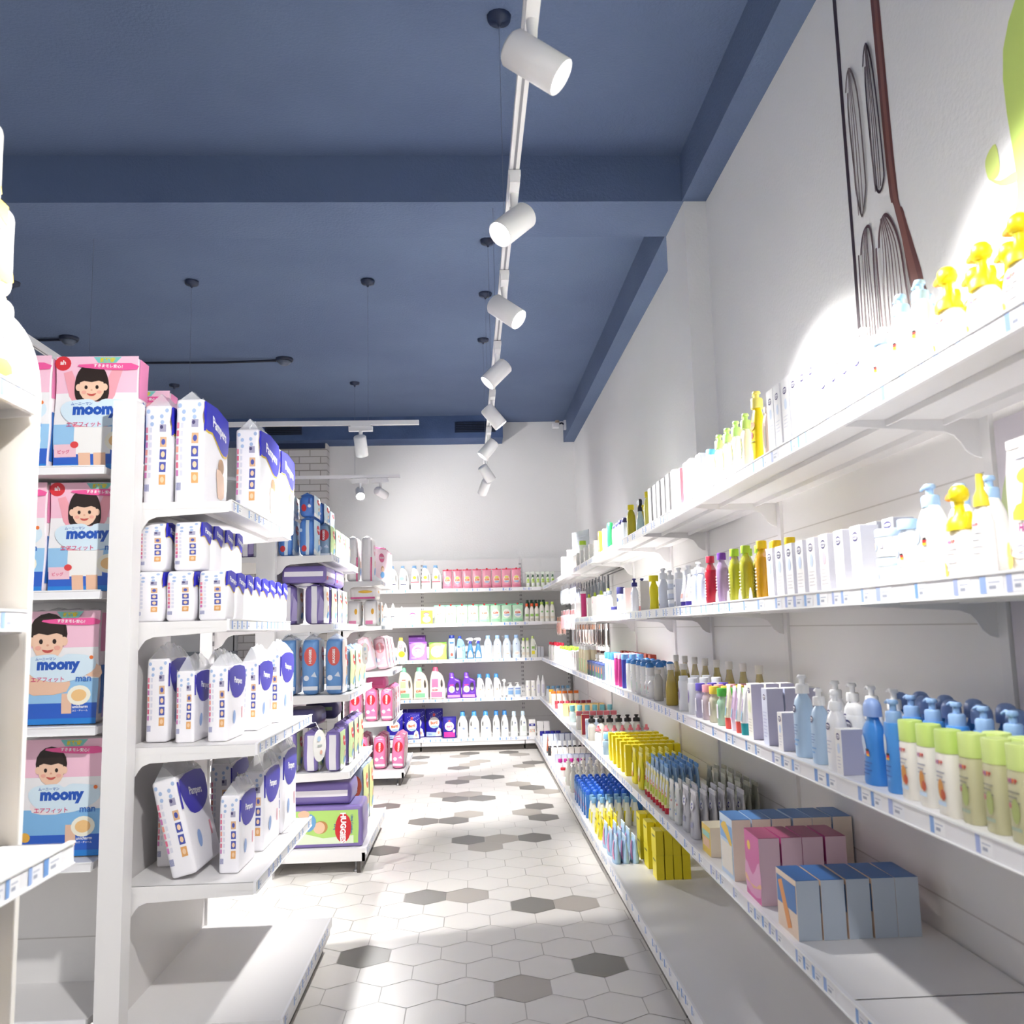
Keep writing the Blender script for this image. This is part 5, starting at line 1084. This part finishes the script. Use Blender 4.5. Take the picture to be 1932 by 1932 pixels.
isl('pampb2', -.75, 3.31, .70, 'white nappy pack with green edged label, middle of low shelf edge', sc=.82)
isl('pampb', -.745, 3.58, .70, 'white nappy pack with navy label, far end of low shelf edge', sc=.9)
isl('pampb2', -.9, 3.45, .70, 'grey topped nappy pack behind the low shelf edge packs', sc=.85)
# island two
kit('hugblue', .2, .1, huggies, '5B8FDC', True, .2, .1, .205, .012, 2, 'BFDDF0', 'D8323C', [('r', .006, .1, .018, .19, 'D6E6F6'), ('e', -.012, .04, .014, .017, 'C8323C'), ('e', -.03, .14, .008, .01, 'C9DDF2')])
kit('hugbluetop', .2, .1, huggies, '4F7FD0', True, .2, .1, .125, .012, 4, 'CFE0EA', 'D8323C', [('e', -.014, .05, .014, .02, 'C8323C'), ('r', .014, .09, .01, .03, '34509E'), ('e', .016, .06, .009, .009, 'F2F4F8')])
kit('huggreen', .2, .1, huggies, '8FA9C6', True, .2, .1, .2, .012, 6, 'C6DFA0')
kit('hugpurple', .2, .12, huggies, '8474B4', True, .2, .12, .21, .012, 7, 'F1EFEC', 'E8A06A', [('r', .0, .105, .03, .2, 'F1EEF4'), ('p', [(.02, .02), (.05, .02), (.05, .12), (.03, .16)], 'A99CCC')])
kit('hugpurpleflat', .34, .26, pack, .34, .26, .1, '7A6AAC', [('r', 0, .052, .3, .028, 'EFEAF2'), ('r', -.12, .03, .03, .02, 'D84A6A')], [('r', 0, .052, .22, .028, 'EFEAF2')], [], [], .02, 0, CLEAR, 'diaper_pack', .004)
kit('hugtall', .2, .11, huggies, '6FA0DC', True, .2, .11, .3, .02, 9, 'F0E6E0', 'E0605A')
kit('hugdark', .3, .2, pack, .3, .2, .1, '4E4A78', [('r', .05, .05, .14, .03, '8A8ABE')], [('r', 0, .06, .12, .02, '8FA87A')], [], [], .03, 0, CLEAR, 'diaper_pack', .006)
kit('huglilac', .2, .1, huggies, '8C7CC0', True, .2, .1, .21, .012, 12, 'CBE3A6', 'D8323C', [('r', .0, .1, .036, .18, 'E9E6EC')])
kit('hugyellow', .26, .1, huggies, 'A6B4CE', True, .26, .1, .34, .012, 13, 'DDE49A', 'D86A4A')
def hugbox():
    w, d, h = .42, .3, .21
    F = [('r', .02, h*.5, w*.78, h*.8, 'B4DC76'), ('p', [(-.15, .02), (.16, .02), (.16, .06), (0, .05), (-.15, .09)], 'E4EFD4'), ('e', .105, h*.47, .042, .075, 'D0242E'), ('t', 'HUGGIES', .105, h*.47, .03, 'FFFFFF', -math.pi/2, .05), ('t', 'Ultra Comfort', .15, h*.55, .012, '4A74B0', -math.pi/2, .02), ('t', '4-9 kg', .06, h*.5, .012, '5A80A8', -math.pi/2, .02),
         ('e', -.01, h*.5, .036, .032, 'C08A52'), ('e', -.018, h*.49, .03, .03, 'F0C4A4'), ('e', -.075, h*.62, .04, .045, '6FA6D4'), ('e', -.1, h*.82, .03, .02, 'EFC2A2')]
    return pack(w, d, h, '8A78B8', F, [], [('r', 0, h*.5, .2, .1, 'A493C8')], [('r', 0, 0, .36, .24, '8E84BC')], .018, 0, CLEAR, 'diaper_pack', .003)
kit('hugbox', .42, .3, hugbox)
U2 = 'blue nappy island'
for i, (x, t) in enumerate(((-1.0, 'inner'), (-.885, 'outer'))):
    isl('hugblue', x, 4.99, 1.87, 'standing blue nappy pack, '+t+' one at the near end, top of '+U2)
    isl('hugbluetop', x, 4.99, 1.87, 'blue nappy pack stacked on the '+t+' standing pack, top of '+U2, dz=.212)
isl('hugbluetop', -.87, 5.23, 1.87, 'blue nappy pack stacked second along the edge, top of '+U2, dz=.2)
isl('hugbluetop', -.87, 5.46, 1.87, 'blue nappy pack stacked third along the edge, top of '+U2, dz=.2, sc=.9)
for j in range(4): isl('huggreen', -.83, 5.2+.21*j, 1.87, 'green and blue nappy pack, '+ORD[j]+' along the edge, top of '+U2, sc=.98)
isl('hugpurple', -.985, 5.0, 1.5, 'purple and white nappy pack at the back, second shelf of '+U2, sc=.98)
isl('hugpurple', -.845, 5.0, 1.5, 'purple and white nappy pack at the edge, second shelf of '+U2)
for j in range(3): isl('huglilac', -.825, 5.22+.22*j, 1.5, 'green fronted nappy pack, '+ORD[j]+' along the second shelf of '+U2)
isl('hugpurpleflat', -.9, 5.06, 1.5, 'purple nappy pack lying flat, near end, second shelf of '+U2, dz=.222, rz=90, sc=.95)
isl('hugpurpleflat', -.9, 5.42, 1.5, 'purple nappy pack lying flat, further along, second shelf of '+U2, dz=.222, rz=90, sc=.95)
for i, (x, t) in enumerate(((-.985, 'inner'), (-.865, 'middle'), (-.74, 'outer'))): isl('hugtall', x, 5.0, 1.125, 'tall blue nappy pack with red oval, '+t+' of three on '+U2)
for j in range(3): isl('huggreen', -.73, 5.23+.245*j, 1.125, 'green and blue nappy pack, '+ORD[j]+' along the third shelf of '+U2, sc=1.2)
for i, (x, t) in enumerate(((-.975, 'inner'), (-.86, 'middle'), (-.745, 'outer'))): isl('huglilac', x, 5.0, .70, 'lilac nappy pack with white band, '+t+' of three, fourth shelf of '+U2)
for j in range(3): isl('huglilac', -.735, 5.23+.225*j, .70, 'lilac and green nappy pack, '+ORD[j]+' along the fourth shelf of '+U2, sc=1.1)
isl('hugdark', -.93, 5.1, .70, 'dark violet nappy pack lying over the near packs on '+U2, dz=.222, rz=88)
isl('hugdark', -.88, 5.45, .70, 'dark violet nappy pack lying over the far packs on '+U2, dz=.235, rz=93)
isl('hugbox', -.80, 5.06, .18, 'large green nappy bale with red oval on the bottom shelf', 'nappy bale', rz=0)
isl('hugpurpleflat', -.84, 5.08, .18, 'purple nappy pack lying on the large green bale', dz=.213, rz=0, sc=1.12)
isl('hugyellow', -.68, 5.5, .18, 'tall yellow green nappy pack at the outer edge of the bottom shelf', rz=90)
isl('hugyellow', -.68, 5.79, .18, 'tall yellow green nappy pack at the far end of the bottom shelf', rz=90, sc=.96)
for x, y, t in ((-1.22, 5.0, 'first'), (-1.34, 5.05, 'second')): isl('hugpurple', x, y, 1.87, 'slate blue nappy pack behind the island, '+t+' from its white post', sc=.9)
o = mesh_obj('rear_shelf', M().box(-1.75, -1.33, 5.74, 6.8, 1.9, 1.936, STEEL)); tag(o, 'white shelf board on the far side of the blue nappy island', 'shelf board')
# island three
kit('whitebale', .3, .11, huggies, 'F3EFF0', True, .3, .11, .37, .012, 21, 'F7F2F2', 'F0B4C8', [('r', .04, .1, .012, .2, 'E86A9A')])
kit('pinktall', .2, .06, huggies, 'EC7FAE', True, .2, .06, .31, .012, 22, 'F4DCE4', 'D8648E')
kit('whiteroll', .2, .13, huggies, 'F6F2F1', True, .2, .13, .21, 0, 23, 'FAF6F5', 'EFA86A', [('e', .02, .12, .012, .024, 'F0B43A'), ('r', -.01, .03, .06, .03, 'E88AB4')])
kit('whiteflat', .3, .24, pack, .3, .24, .11, 'F5F0F0', [('e', 0, .07, .06, .012, 'F2C24A')], [('e', .02, .07, .06, .012, 'F2C24A'), ('r', 0, .02, .2, .016, 'E66AA6')], [], [], .03, 0, CLEAR, 'diaper_pack', .006)
kit('pinkpack', .2, .115, huggies, 'EE86B4', True, .2, .115, .255, .012, 24, 'F2DDE2', 'D22A3A')
kit('pinklean', .2, .12, huggies, 'F4D3DE', True, .2, .12, .27, .012, 25, 'F3E6EA', 'E89AA4')
kit('pinkflat', .3, .22, pack, .3, .22, .12, 'D86A9E', [('r', .02, .06, .16, .05, 'E890B4')], [('r', 0, .06, .14, .05, 'C9548A')], [], [], .03, 0, CLEAR, 'diaper_pack', .008)
U3 = 'pink nappy island'
isl('whitebale', -.985, 7.66, 1.87, 'tall white nappy bale, inner of two, top of '+U3)
isl('whitebale', -.865, 7.66, 1.87, 'tall white nappy bale, outer of two, top of '+U3)
for j in range(4): isl('pinktall', -.8, 7.92+.17*j, 1.87, 'tall pink nappy pack, '+ORD[j]+' behind the white bales, top of '+U3, rz=60)
isl('whiteroll', -.975, 7.62, 1.5, 'round edged white nappy pack, inner of two, second shelf of '+U3)
isl('whiteroll', -.835, 7.62, 1.5, 'round edged white nappy pack, outer of two, second shelf of '+U3)
isl('whiteroll', -.83, 7.84, 1.5, 'white nappy pack further along the second shelf of '+U3)
isl('whiteflat', -.9, 7.7, 1.5, 'white nappy pack lying across two others on '+U3, dz=.214)
isl('pinklean', -.84, 7.64, 1.125, 'pale pink nappy pack leaning over on the third shelf of '+U3, rx=-14, dz=.014)
for j in range(3): isl('pinklean', -.76+.01*j, 7.86+.2*j, 1.125, 'pale pink nappy pack, '+ORD[j]+' behind the leaning one on '+U3, rx=-8, dz=.008)
isl('pinkflat', -.985, 7.7, 1.125, 'dark pink nappy pack at the back of the third shelf of '+U3, dz=.0, sc=.55)
isl('pinkflat', -.985, 7.7, 1.125, 'dark pink nappy pack stacked at the back, third shelf of '+U3, dz=.07, sc=.55)
for i, (x, t) in enumerate(((-.965, 'inner'), (-.835, 'middle'), (-.71, 'outer'))): isl('pinkpack', x, 7.63, .70, 'bright pink nappy pack with red oval, '+t+' of three, fourth shelf of '+U3)
for j in range(3): isl('pinkpack', -.71, 7.85+.21*j, .70, 'bright pink nappy pack, '+ORD[j]+' behind the outer one, fourth shelf of '+U3)
isl('pinkflat', -.8, 7.72, .70, 'dark pink nappy pack lying on top, fourth shelf of '+U3, dz=.258, sc=.8)
for i, (x, t) in enumerate(((-.9, 'inner'), (-.77, 'middle'), (-.625, 'outer'))):
    for j in range(2): isl('pinkpack', x, 7.64+.23*j, .17, 'bright pink nappy pack, '+t+' '+('front', 'rear')[j]+' one on the bottom shelf of '+U3, rx=(-4, 0, 3)[i], dz=.004)
# end shelving with pink and blue packs
kit('girl', .25, .105, moony, 'girl'); kit('babym', .25, .105, moony, 'baby'); kit('boy', .25, .105, moony, 'boy')
MG = 'end shelving'
isl('girl', -1.176, 2.885, MZ[0], 'pink and blue pack with waving girl, whole one on the top shelf', rz=0, sc=1.08)
isl('girl', -1.44, 2.87, MZ[0], 'pink and blue pack beside the waving girl, top shelf, mostly hidden', rz=0, sc=1.08)
isl('girl', -1.172, 3.2, MZ[0], 'pink and blue pack peeping out behind the white post', rz=0)
isl('girl', -1.188, 2.885, MZ[1], 'pink and blue pack with waving girl on the second end shelf', rz=0)
isl('girl', -1.43, 2.87, MZ[1], 'pink and blue pack beside the waving girl, second end shelf, mostly hidden', rz=0)
isl('babym', -1.26, 2.885, MZ[2], 'pink and blue pack with bare baby on the third end shelf', rz=0)
isl('boy', -1.235, 2.885, MZ[3], 'pink and blue pack with smiling boy on the fourth end shelf', rz=0)
# yellow packs at the picture edge
def yel():
    w, h = .3, .17
    F = [('p', [(-.12, h*.95), (.1, h*.95), (.1, h*.72), (-.02, h*.86), (-.12, h*.8)], 'F2CE1E'), ('e', -.05, h*.72, .05, .022, 'E84E9E'), ('t', 'Merries', -.04, h*.72, .022, 'FFFFFF', .12, .05), ('p', smooth([(-.11, h*.3), (0, h*.2), (.11, h*.3), (.11, h*.12), (-.11, h*.1)], 3), 'F6CE3A'), ('e', .05, h*.5, .03, .034, '4A342A'), ('e', .05, h*.47, .025, .029, 'F3CDB2'), ('e', .1, h*.62, .014, .02, 'F2A9C4'), ('e', -.05, h*.42, .03, .02, 'A9D0EE')]
    S = [('p', [(-.045, h*.95), (.045, h*.95), (.045, h*.7), (-.045, h*.82)], 'F2CE1E'), ('e', 0, h*.52, .026, .03, '5A3A2A'), ('e', 0, h*.5, .022, .026, 'F3CDB2'), ('r', 0, h*.2, .07, h*.1, 'F0A05A')]
    return pack(w, .14, h, 'F7F2EC', F, S, S, [], .022, 0, CLEAR, 'diaper_pack', .006)
kit('yel', .3, .14, yel)
YN = 'yellow and white nappy pack at the picture edge, '
for z, t in ((1.87, 'top'), (1.5, 'second'), (1.125, 'third'), (.70, 'fourth')):
    x = {1.87: -.83, 1.5: -.84}.get(z, -.85)
    isl('yel', x, 1.385, z, YN+'lower one on the '+t+' shelf', rz=88, sc=.93)
    isl('yel', x+.004, 1.38, z, YN+'stacked second on the '+t+' shelf', rz=92, dz=.16, sc=.93)
    if z == 1.87: isl('yel', x-.03, 1.385, z, YN+'stacked highest of all', rz=89, dz=.32, sc=.93)
# ------------------------------------------------------------------ wall pictures, fittings
def wallmap(X): return lambda u, w, o: (X-o, -u, w)       # u runs towards the viewer
def decal(name, D, X, label, cat, th=.0012):
    g = M(); g.deco(D, wallmap(X), 0, th); return tag(mesh_obj(name, g), label, cat)
BR, DK = '6E4038', '3A2630'
D = [('p', [(-3.045, 2.2), (-3.02, 2.2), (-3.012, 2.72), (-3.01, 3.9), (-3.04, 3.9), (-3.034, 2.72)], DK)]
D += [('p', smooth([(-2.45, 2.2), (-2.558, 2.449), (-2.578, 2.517), (-2.612, 2.617), (-2.653, 2.741), (-2.683, 2.89), (-2.7, 3.9)], 4, False)+smooth([(-2.76, 3.9), (-2.738, 2.92), (-2.711, 2.784), (-2.677, 2.656), (-2.657, 2.529), (-2.644, 2.45), (-2.62, 2.2)], 4, False), BR)]
D += [('p', smooth([(-2.52, 2.2), (-2.6, 2.5), (-2.66, 2.72), (-2.7, 2.95), (-2.715, 3.9)], 4, False)+smooth([(-2.735, 3.9), (-2.722, 2.95), (-2.685, 2.7), (-2.63, 2.46), (-2.57, 2.2)], 4, False), '8A5A4E')]
def ring(pts, c, n, t=.01, c2='8A7A7A'):       # an outlined leaf with inner ribs
    P = smooth(pts, 4); cx = sum(a for a, b in P)/len(P); cz = sum(b for a, b in P)/len(P); out = []; Q = []
    for q in range(len(P)):
        a, b = P[q-1], P[(q+1) % len(P)]; nx, nz = b[1]-a[1], a[0]-b[0]; l = math.hypot(nx, nz) or 1
        if nx*(cx-P[q][0])+nz*(cz-P[q][1]) < 0: nx, nz = -nx, -nz
        Q.append((P[q][0]+nx/l*t, P[q][1]+nz/l*t))
    for q in range(len(P)): out.append(('p', [P[q-1], P[q], Q[q], Q[q-1]], c))
    top = max(P, key=lambda v: v[1]); lo = min(b for a, b in P); w = max(a for a, b in P)-min(a for a, b in P); h = top[1]-lo
    for q in range(n):
        f = -1+2*(q+1)/(n+1); L = smooth([(top[0]+f*w*.1, top[1]-.012), (cx+f*w*.3, cz+h*.18), (cx+f*w*.4, cz-h*.15), (cx+f*w*.34, lo+.015)], 4, False)
        out.append(('p', L+[(a+.0065, b) for a, b in reversed(L)], c if q % 2 else c2))
    return out
D += ring([(-2.985, 3.3), (-2.973, 3.046), (-2.968, 2.96), (-2.933, 2.848), (-2.885, 2.92), (-2.875, 3.0), (-2.885, 3.3), (-2.94, 3.42)], '6A5A58', 3)
D += ring([(-2.84, 3.3), (-2.831, 2.969), (-2.822, 2.9), (-2.79, 2.866), (-2.754, 2.89), (-2.742, 2.96), (-2.76, 3.3), (-2.8, 3.42)], DK, 4)
D += ring([(-2.97, 2.745), (-2.935, 2.8), (-2.885, 2.8), (-2.866, 2.732), (-2.868, 2.6), (-2.88, 2.3), (-2.96, 2.25), (-2.985, 2.45), (-2.978, 2.65)], '5A4046', 4, .011)
D += ring([(-2.835, 2.72), (-2.8, 2.78), (-2.756, 2.78), (-2.708, 2.715), (-2.678, 2.63), (-2.66, 2.5), (-2.64, 2.3), (-2.75, 2.25), (-2.83, 2.35), (-2.842, 2.58)], '6A4A4E', 6, .012)
decal('wall_sticker', D, 1.4, 'brown tree trunk wall sticker with ringed leaf shapes above the top shelf', 'wall sticker')
D = [('p', smooth([(-2.085, 2.9), (-2.084, 2.568), (-2.088, 2.5), (-2.105, 2.455), (-2.07, 2.42), (-1.8, 2.4), (-1.6, 2.6), (-1.7, 2.95), (-1.9, 3.05)], 4), 'D3EA7E'), ('p', smooth([(-2.205, 2.66), (-2.155, 2.68), (-2.15, 2.6), (-2.195, 2.6)], 4), 'DFF08A'), ('p', smooth([(-2.2, 2.609), (-2.149, 2.575), (-2.085, 2.566), (-2.087, 2.54), (-2.15, 2.562)], 3), 'CDE68A'), ('p', smooth([(-2.14, 2.47), (-2.12, 2.5), (-2.1, 2.47), (-2.12, 2.44)], 3), 'F2E6D6')]
decal('wall_sticker', D, 1.4, 'pale lime leaf wall sticker near the yellow duck bottles', 'wall sticker')
o = mesh_obj('leaf_poster', M().box(1.226, 1.231, .7, 2.0, 1.1, 1.9, 'D2CCD4').deco([('p', smooth([(-2.0, 1.7), (-1.93, 1.82), (-1.9, 1.7), (-1.95, 1.64)], 3), 'B9C88A'), ('p', smooth([(-1.98, 1.62), (-1.92, 1.68), (-1.88, 1.6), (-1.93, 1.55)], 3), 'C2A0B8'), ('p', smooth([(-1.86, 1.66), (-1.78, 1.7), (-1.77, 1.6), (-1.83, 1.58)], 3), 'C2A6B2'), ('p', smooth([(-1.99, 1.22), (-1.9, 1.28), (-1.86, 1.2), (-1.94, 1.16)], 3), '9CB45A')], wallmap(1.226)))
tag(o, 'lilac poster with green and pink leaves on the shelf back', 'poster')
for i, (px0, px1, t) in enumerate(((858, 935, 'behind the light track'), (500, 570, 'above the brick pillar'))):
    x0, x1 = across(px0, 11.2, 4), across(px1, 11.2, 4); u = empty('ceiling_vent', ((x0+x1)/2, 11.2, 3.93)); tag(u, 'dark slatted air vent in the navy duct '+t, 'air vent', 'air vents in the navy duct'); w = (x1-x0)/2
    mesh_obj('frame', M().box(-w, w, -.012, -.001, 0, .015, '16243F').box(-w, w, -.012, -.001, .125, .14, '16243F').box(-w, -w+.015, -.012, -.001, .015, .125, '16243F').box(w-.015, w, -.012, -.001, .015, .125, '16243F').box(-w+.01, w-.01, -.004, -.001, .01, .13, '070B16'), u)
    g = M()
    for k in range(5): g.box(-w+.015, w-.015, -.012, -.005, .022+k*.022, .03+k*.022, '1A2A48')
    mesh_obj('slats', g, u)
def detector(x, y, cab, label, c2):
    u = empty('smoke_detector', (x, y, CEIL)); tag(u, label, 'smoke detector', 'smoke detectors')
    mesh_obj('base', M().lathe([(.075, -.03), (.085, -.02), (.085, 0)], '16233F', 18), u)
    mesh_obj('sensor', M().lathe([(.03, -.07), (.045, -.06), (.06, -.045), (.06, -.028)], '5A6478', 18), u)
    o = mesh_obj('cable', M().tube(cab, .012, '141D33', 6)); tag(o, c2, 'cable')
detector(-1.8, 8.7, [(-1.88, 8.7, 4.13), (-2.4, 8.68, 4.11), (-3.0, 8.7, 4.12), (-6, 8.75, 4.13)], 'dark round smoke detector, the one over the gap between islands', 'dark cable along the ceiling to the middle smoke detector')
detector(-3.58, 8.0, [(-3.66, 8.0, 4.13), (-5, 8.02, 4.12), (-7.5, 8.0, 4.13)], 'dark round smoke detector above the pink packs', 'dark cable along the ceiling above the pink packs')
u = empty('security_camera', (1.2, 11.25, 4.02)); tag(u, 'small white security camera under the beam in the far corner', 'camera')
mesh_obj('mount', M().box(.03, .06, -.03, .03, -.06, .06, WH).tube([(.05, 0, 0), (0, -.04, .02), (-.04, -.06, 0)], .012, '2A3244'), u)
mesh_obj('body', M().rbox(.09, .07, .07, .012, WH, 2, at=(-.08, -.08, -.06)), u); mesh_obj('lens_hood', M().lathe([(.03, 0), (.026, .03)], 'B9A890', 12, at=(-.06, -.09, .01)), u)
for (x, y, z, rz, t) in ((-.69, 4.15, .95, 60, 'below the third slotted shelf edge'), (-.685, 5.85, 1.31, 70, 'before the tall blue packs')):
    u = empty('shelf_talker', (x, y, z), R(rz)); tag(u, 'white oval price flag on a wire '+t, 'shelf flag', 'oval shelf flags')
    g = M(); N = 24
    mesh_obj('disc', M().slab([[(.045*math.cos(2*math.pi*k/N), .07*math.sin(2*math.pi*k/N)) for k in range(N)]], .003, .0005, 'F6F4F0').deco([('e', -.005, .03, .012, .012, 'B9D4EE'), ('e', .01, -.03, .008, .01, 'E8B4A0'), ('r', 0, 0, .03, .008, 'B9C0BC')], faceF(.004)), u)
    mesh_obj('wire', M().tube([(0, 0, .07), (.01, .03, .1), (.03, .08, .09)], .0015, 'D6D6DA', 5), u)
settle()
# ------------------------------------------------------------------ lamps
TX = lambda y: .19-.035*(y+1.6)/10.55
AIM = [(2.95, (-.62, -.4, -.66), 'first visible spotlight on the aisle track, turned to the islands'), (3.81, (.7, -.34, -.62), 'second visible spotlight on the aisle track, turned to the long wall'), (4.78, (-.66, -.12, -.68), 'third visible spotlight on the aisle track, turned to the islands'), (5.78, (.6, .05, -.75), 'fourth visible spotlight on the aisle track, turned to the long wall'), (6.86, (-.62, -.05, -.72), 'fifth visible spotlight on the aisle track, turned to the islands'), (7.95, (.5, .32, -.72), 'sixth visible spotlight on the aisle track, turned to the long wall'), (8.75, (-.3, .62, -.7), 'last spotlight on the aisle track, before the back wall')]
PW = 125
for y, a, l in AIM: spotlight((TX(y), y, TZ), a, l, PW*(1.5 if y > 5 else 1))
spotlight((TX(2.05), 2.05, TZ), (.72, -.1, -.55), 'track spotlight overhead, turned to the wall stickers', PW*.75)
spotlight((TX(1.2), 1.2, TZ), (-.62, .78, -.5), 'added unseen track spotlight overhead, turned to the end shelving', PW*.55)  # lamp added out of view to brighten the end shelving packs
spotlight((TX(.5), .5, TZ), (.62, .35, -.72), 'added unseen track spotlight behind the viewer, turned to the long wall', PW*.25)  # extra lamp added out of view for the near wall shelves
track((-4.2, 6.7, TZ+.01), (-.37, 6.7, TZ), [.2, .55, .9], 'white light track crossing over the islands')
spotlight((-.81, 6.7, TZ+.01), (.06, .5, -.86), 'spotlight hanging from the crossing light track', PW*1.1, rz=1)
spotlight((-2.4, 6.7, TZ+.01), (-.1, .35, -.9), 'spotlight on the crossing track, hidden behind packs', PW, rz=1)
track((-4.2, 9.6, 3.09), (-.74, 9.6, 3.09), [.3, .86], 'pale light track close to the back wall')
spotlight((-1.17, 9.6, 3.09), (.12, -.62, -.45), 'dazzling spotlight on the track close to the back wall', PW*.8, 80, rz=1)
spotlight((-.95, 9.6, 3.09), (.5, .8, -.25), 'spotlight beside the dazzling one, turned to the back wall', PW*.22, 120, rz=1)
track((-2.3, -1.6, TZ), (-2.3, 6.2, TZ), [.3, .6, .9], 'added white light track over the next aisle, out of sight')  # unseen track added to carry extra lamps
for k, y in enumerate((4.2, 5.6)): spotlight((-2.3, y, TZ), (.45, .05, -.85) if k % 2 == 0 else (-.3, .1, -.9), 'added unseen next aisle spotlight, '+ORD[k]+' on its track', PW)  # unseen lamps added for more light on the island side
wd = bpy.data.worlds.new('ambient_fill'); SC.world = wd; wd.use_nodes = True  # even ambient fill added through the open side, no window behind it
wd.node_tree.nodes['Background'].inputs['Color'].default_value = (.95, .97, 1, 1); wd.node_tree.nodes['Background'].inputs['Strength'].default_value = .22
SC.view_settings.view_transform = 'Standard'; SC.view_settings.look = 'None'; SC.view_settings.gamma = 1; SC.view_settings.use_curve_mapping = False
SC.view_settings.exposure = 1.75
SC.cycles.max_bounces = 7; SC.cycles.diffuse_bounces = 4; SC.cycles.glossy_bounces = 3; SC.cycles.transmission_bounces = 4; SC.cycles.transparent_max_bounces = 10
SC.cycles.use_denoising = True; SC.cycles.sample_clamp_indirect = 6
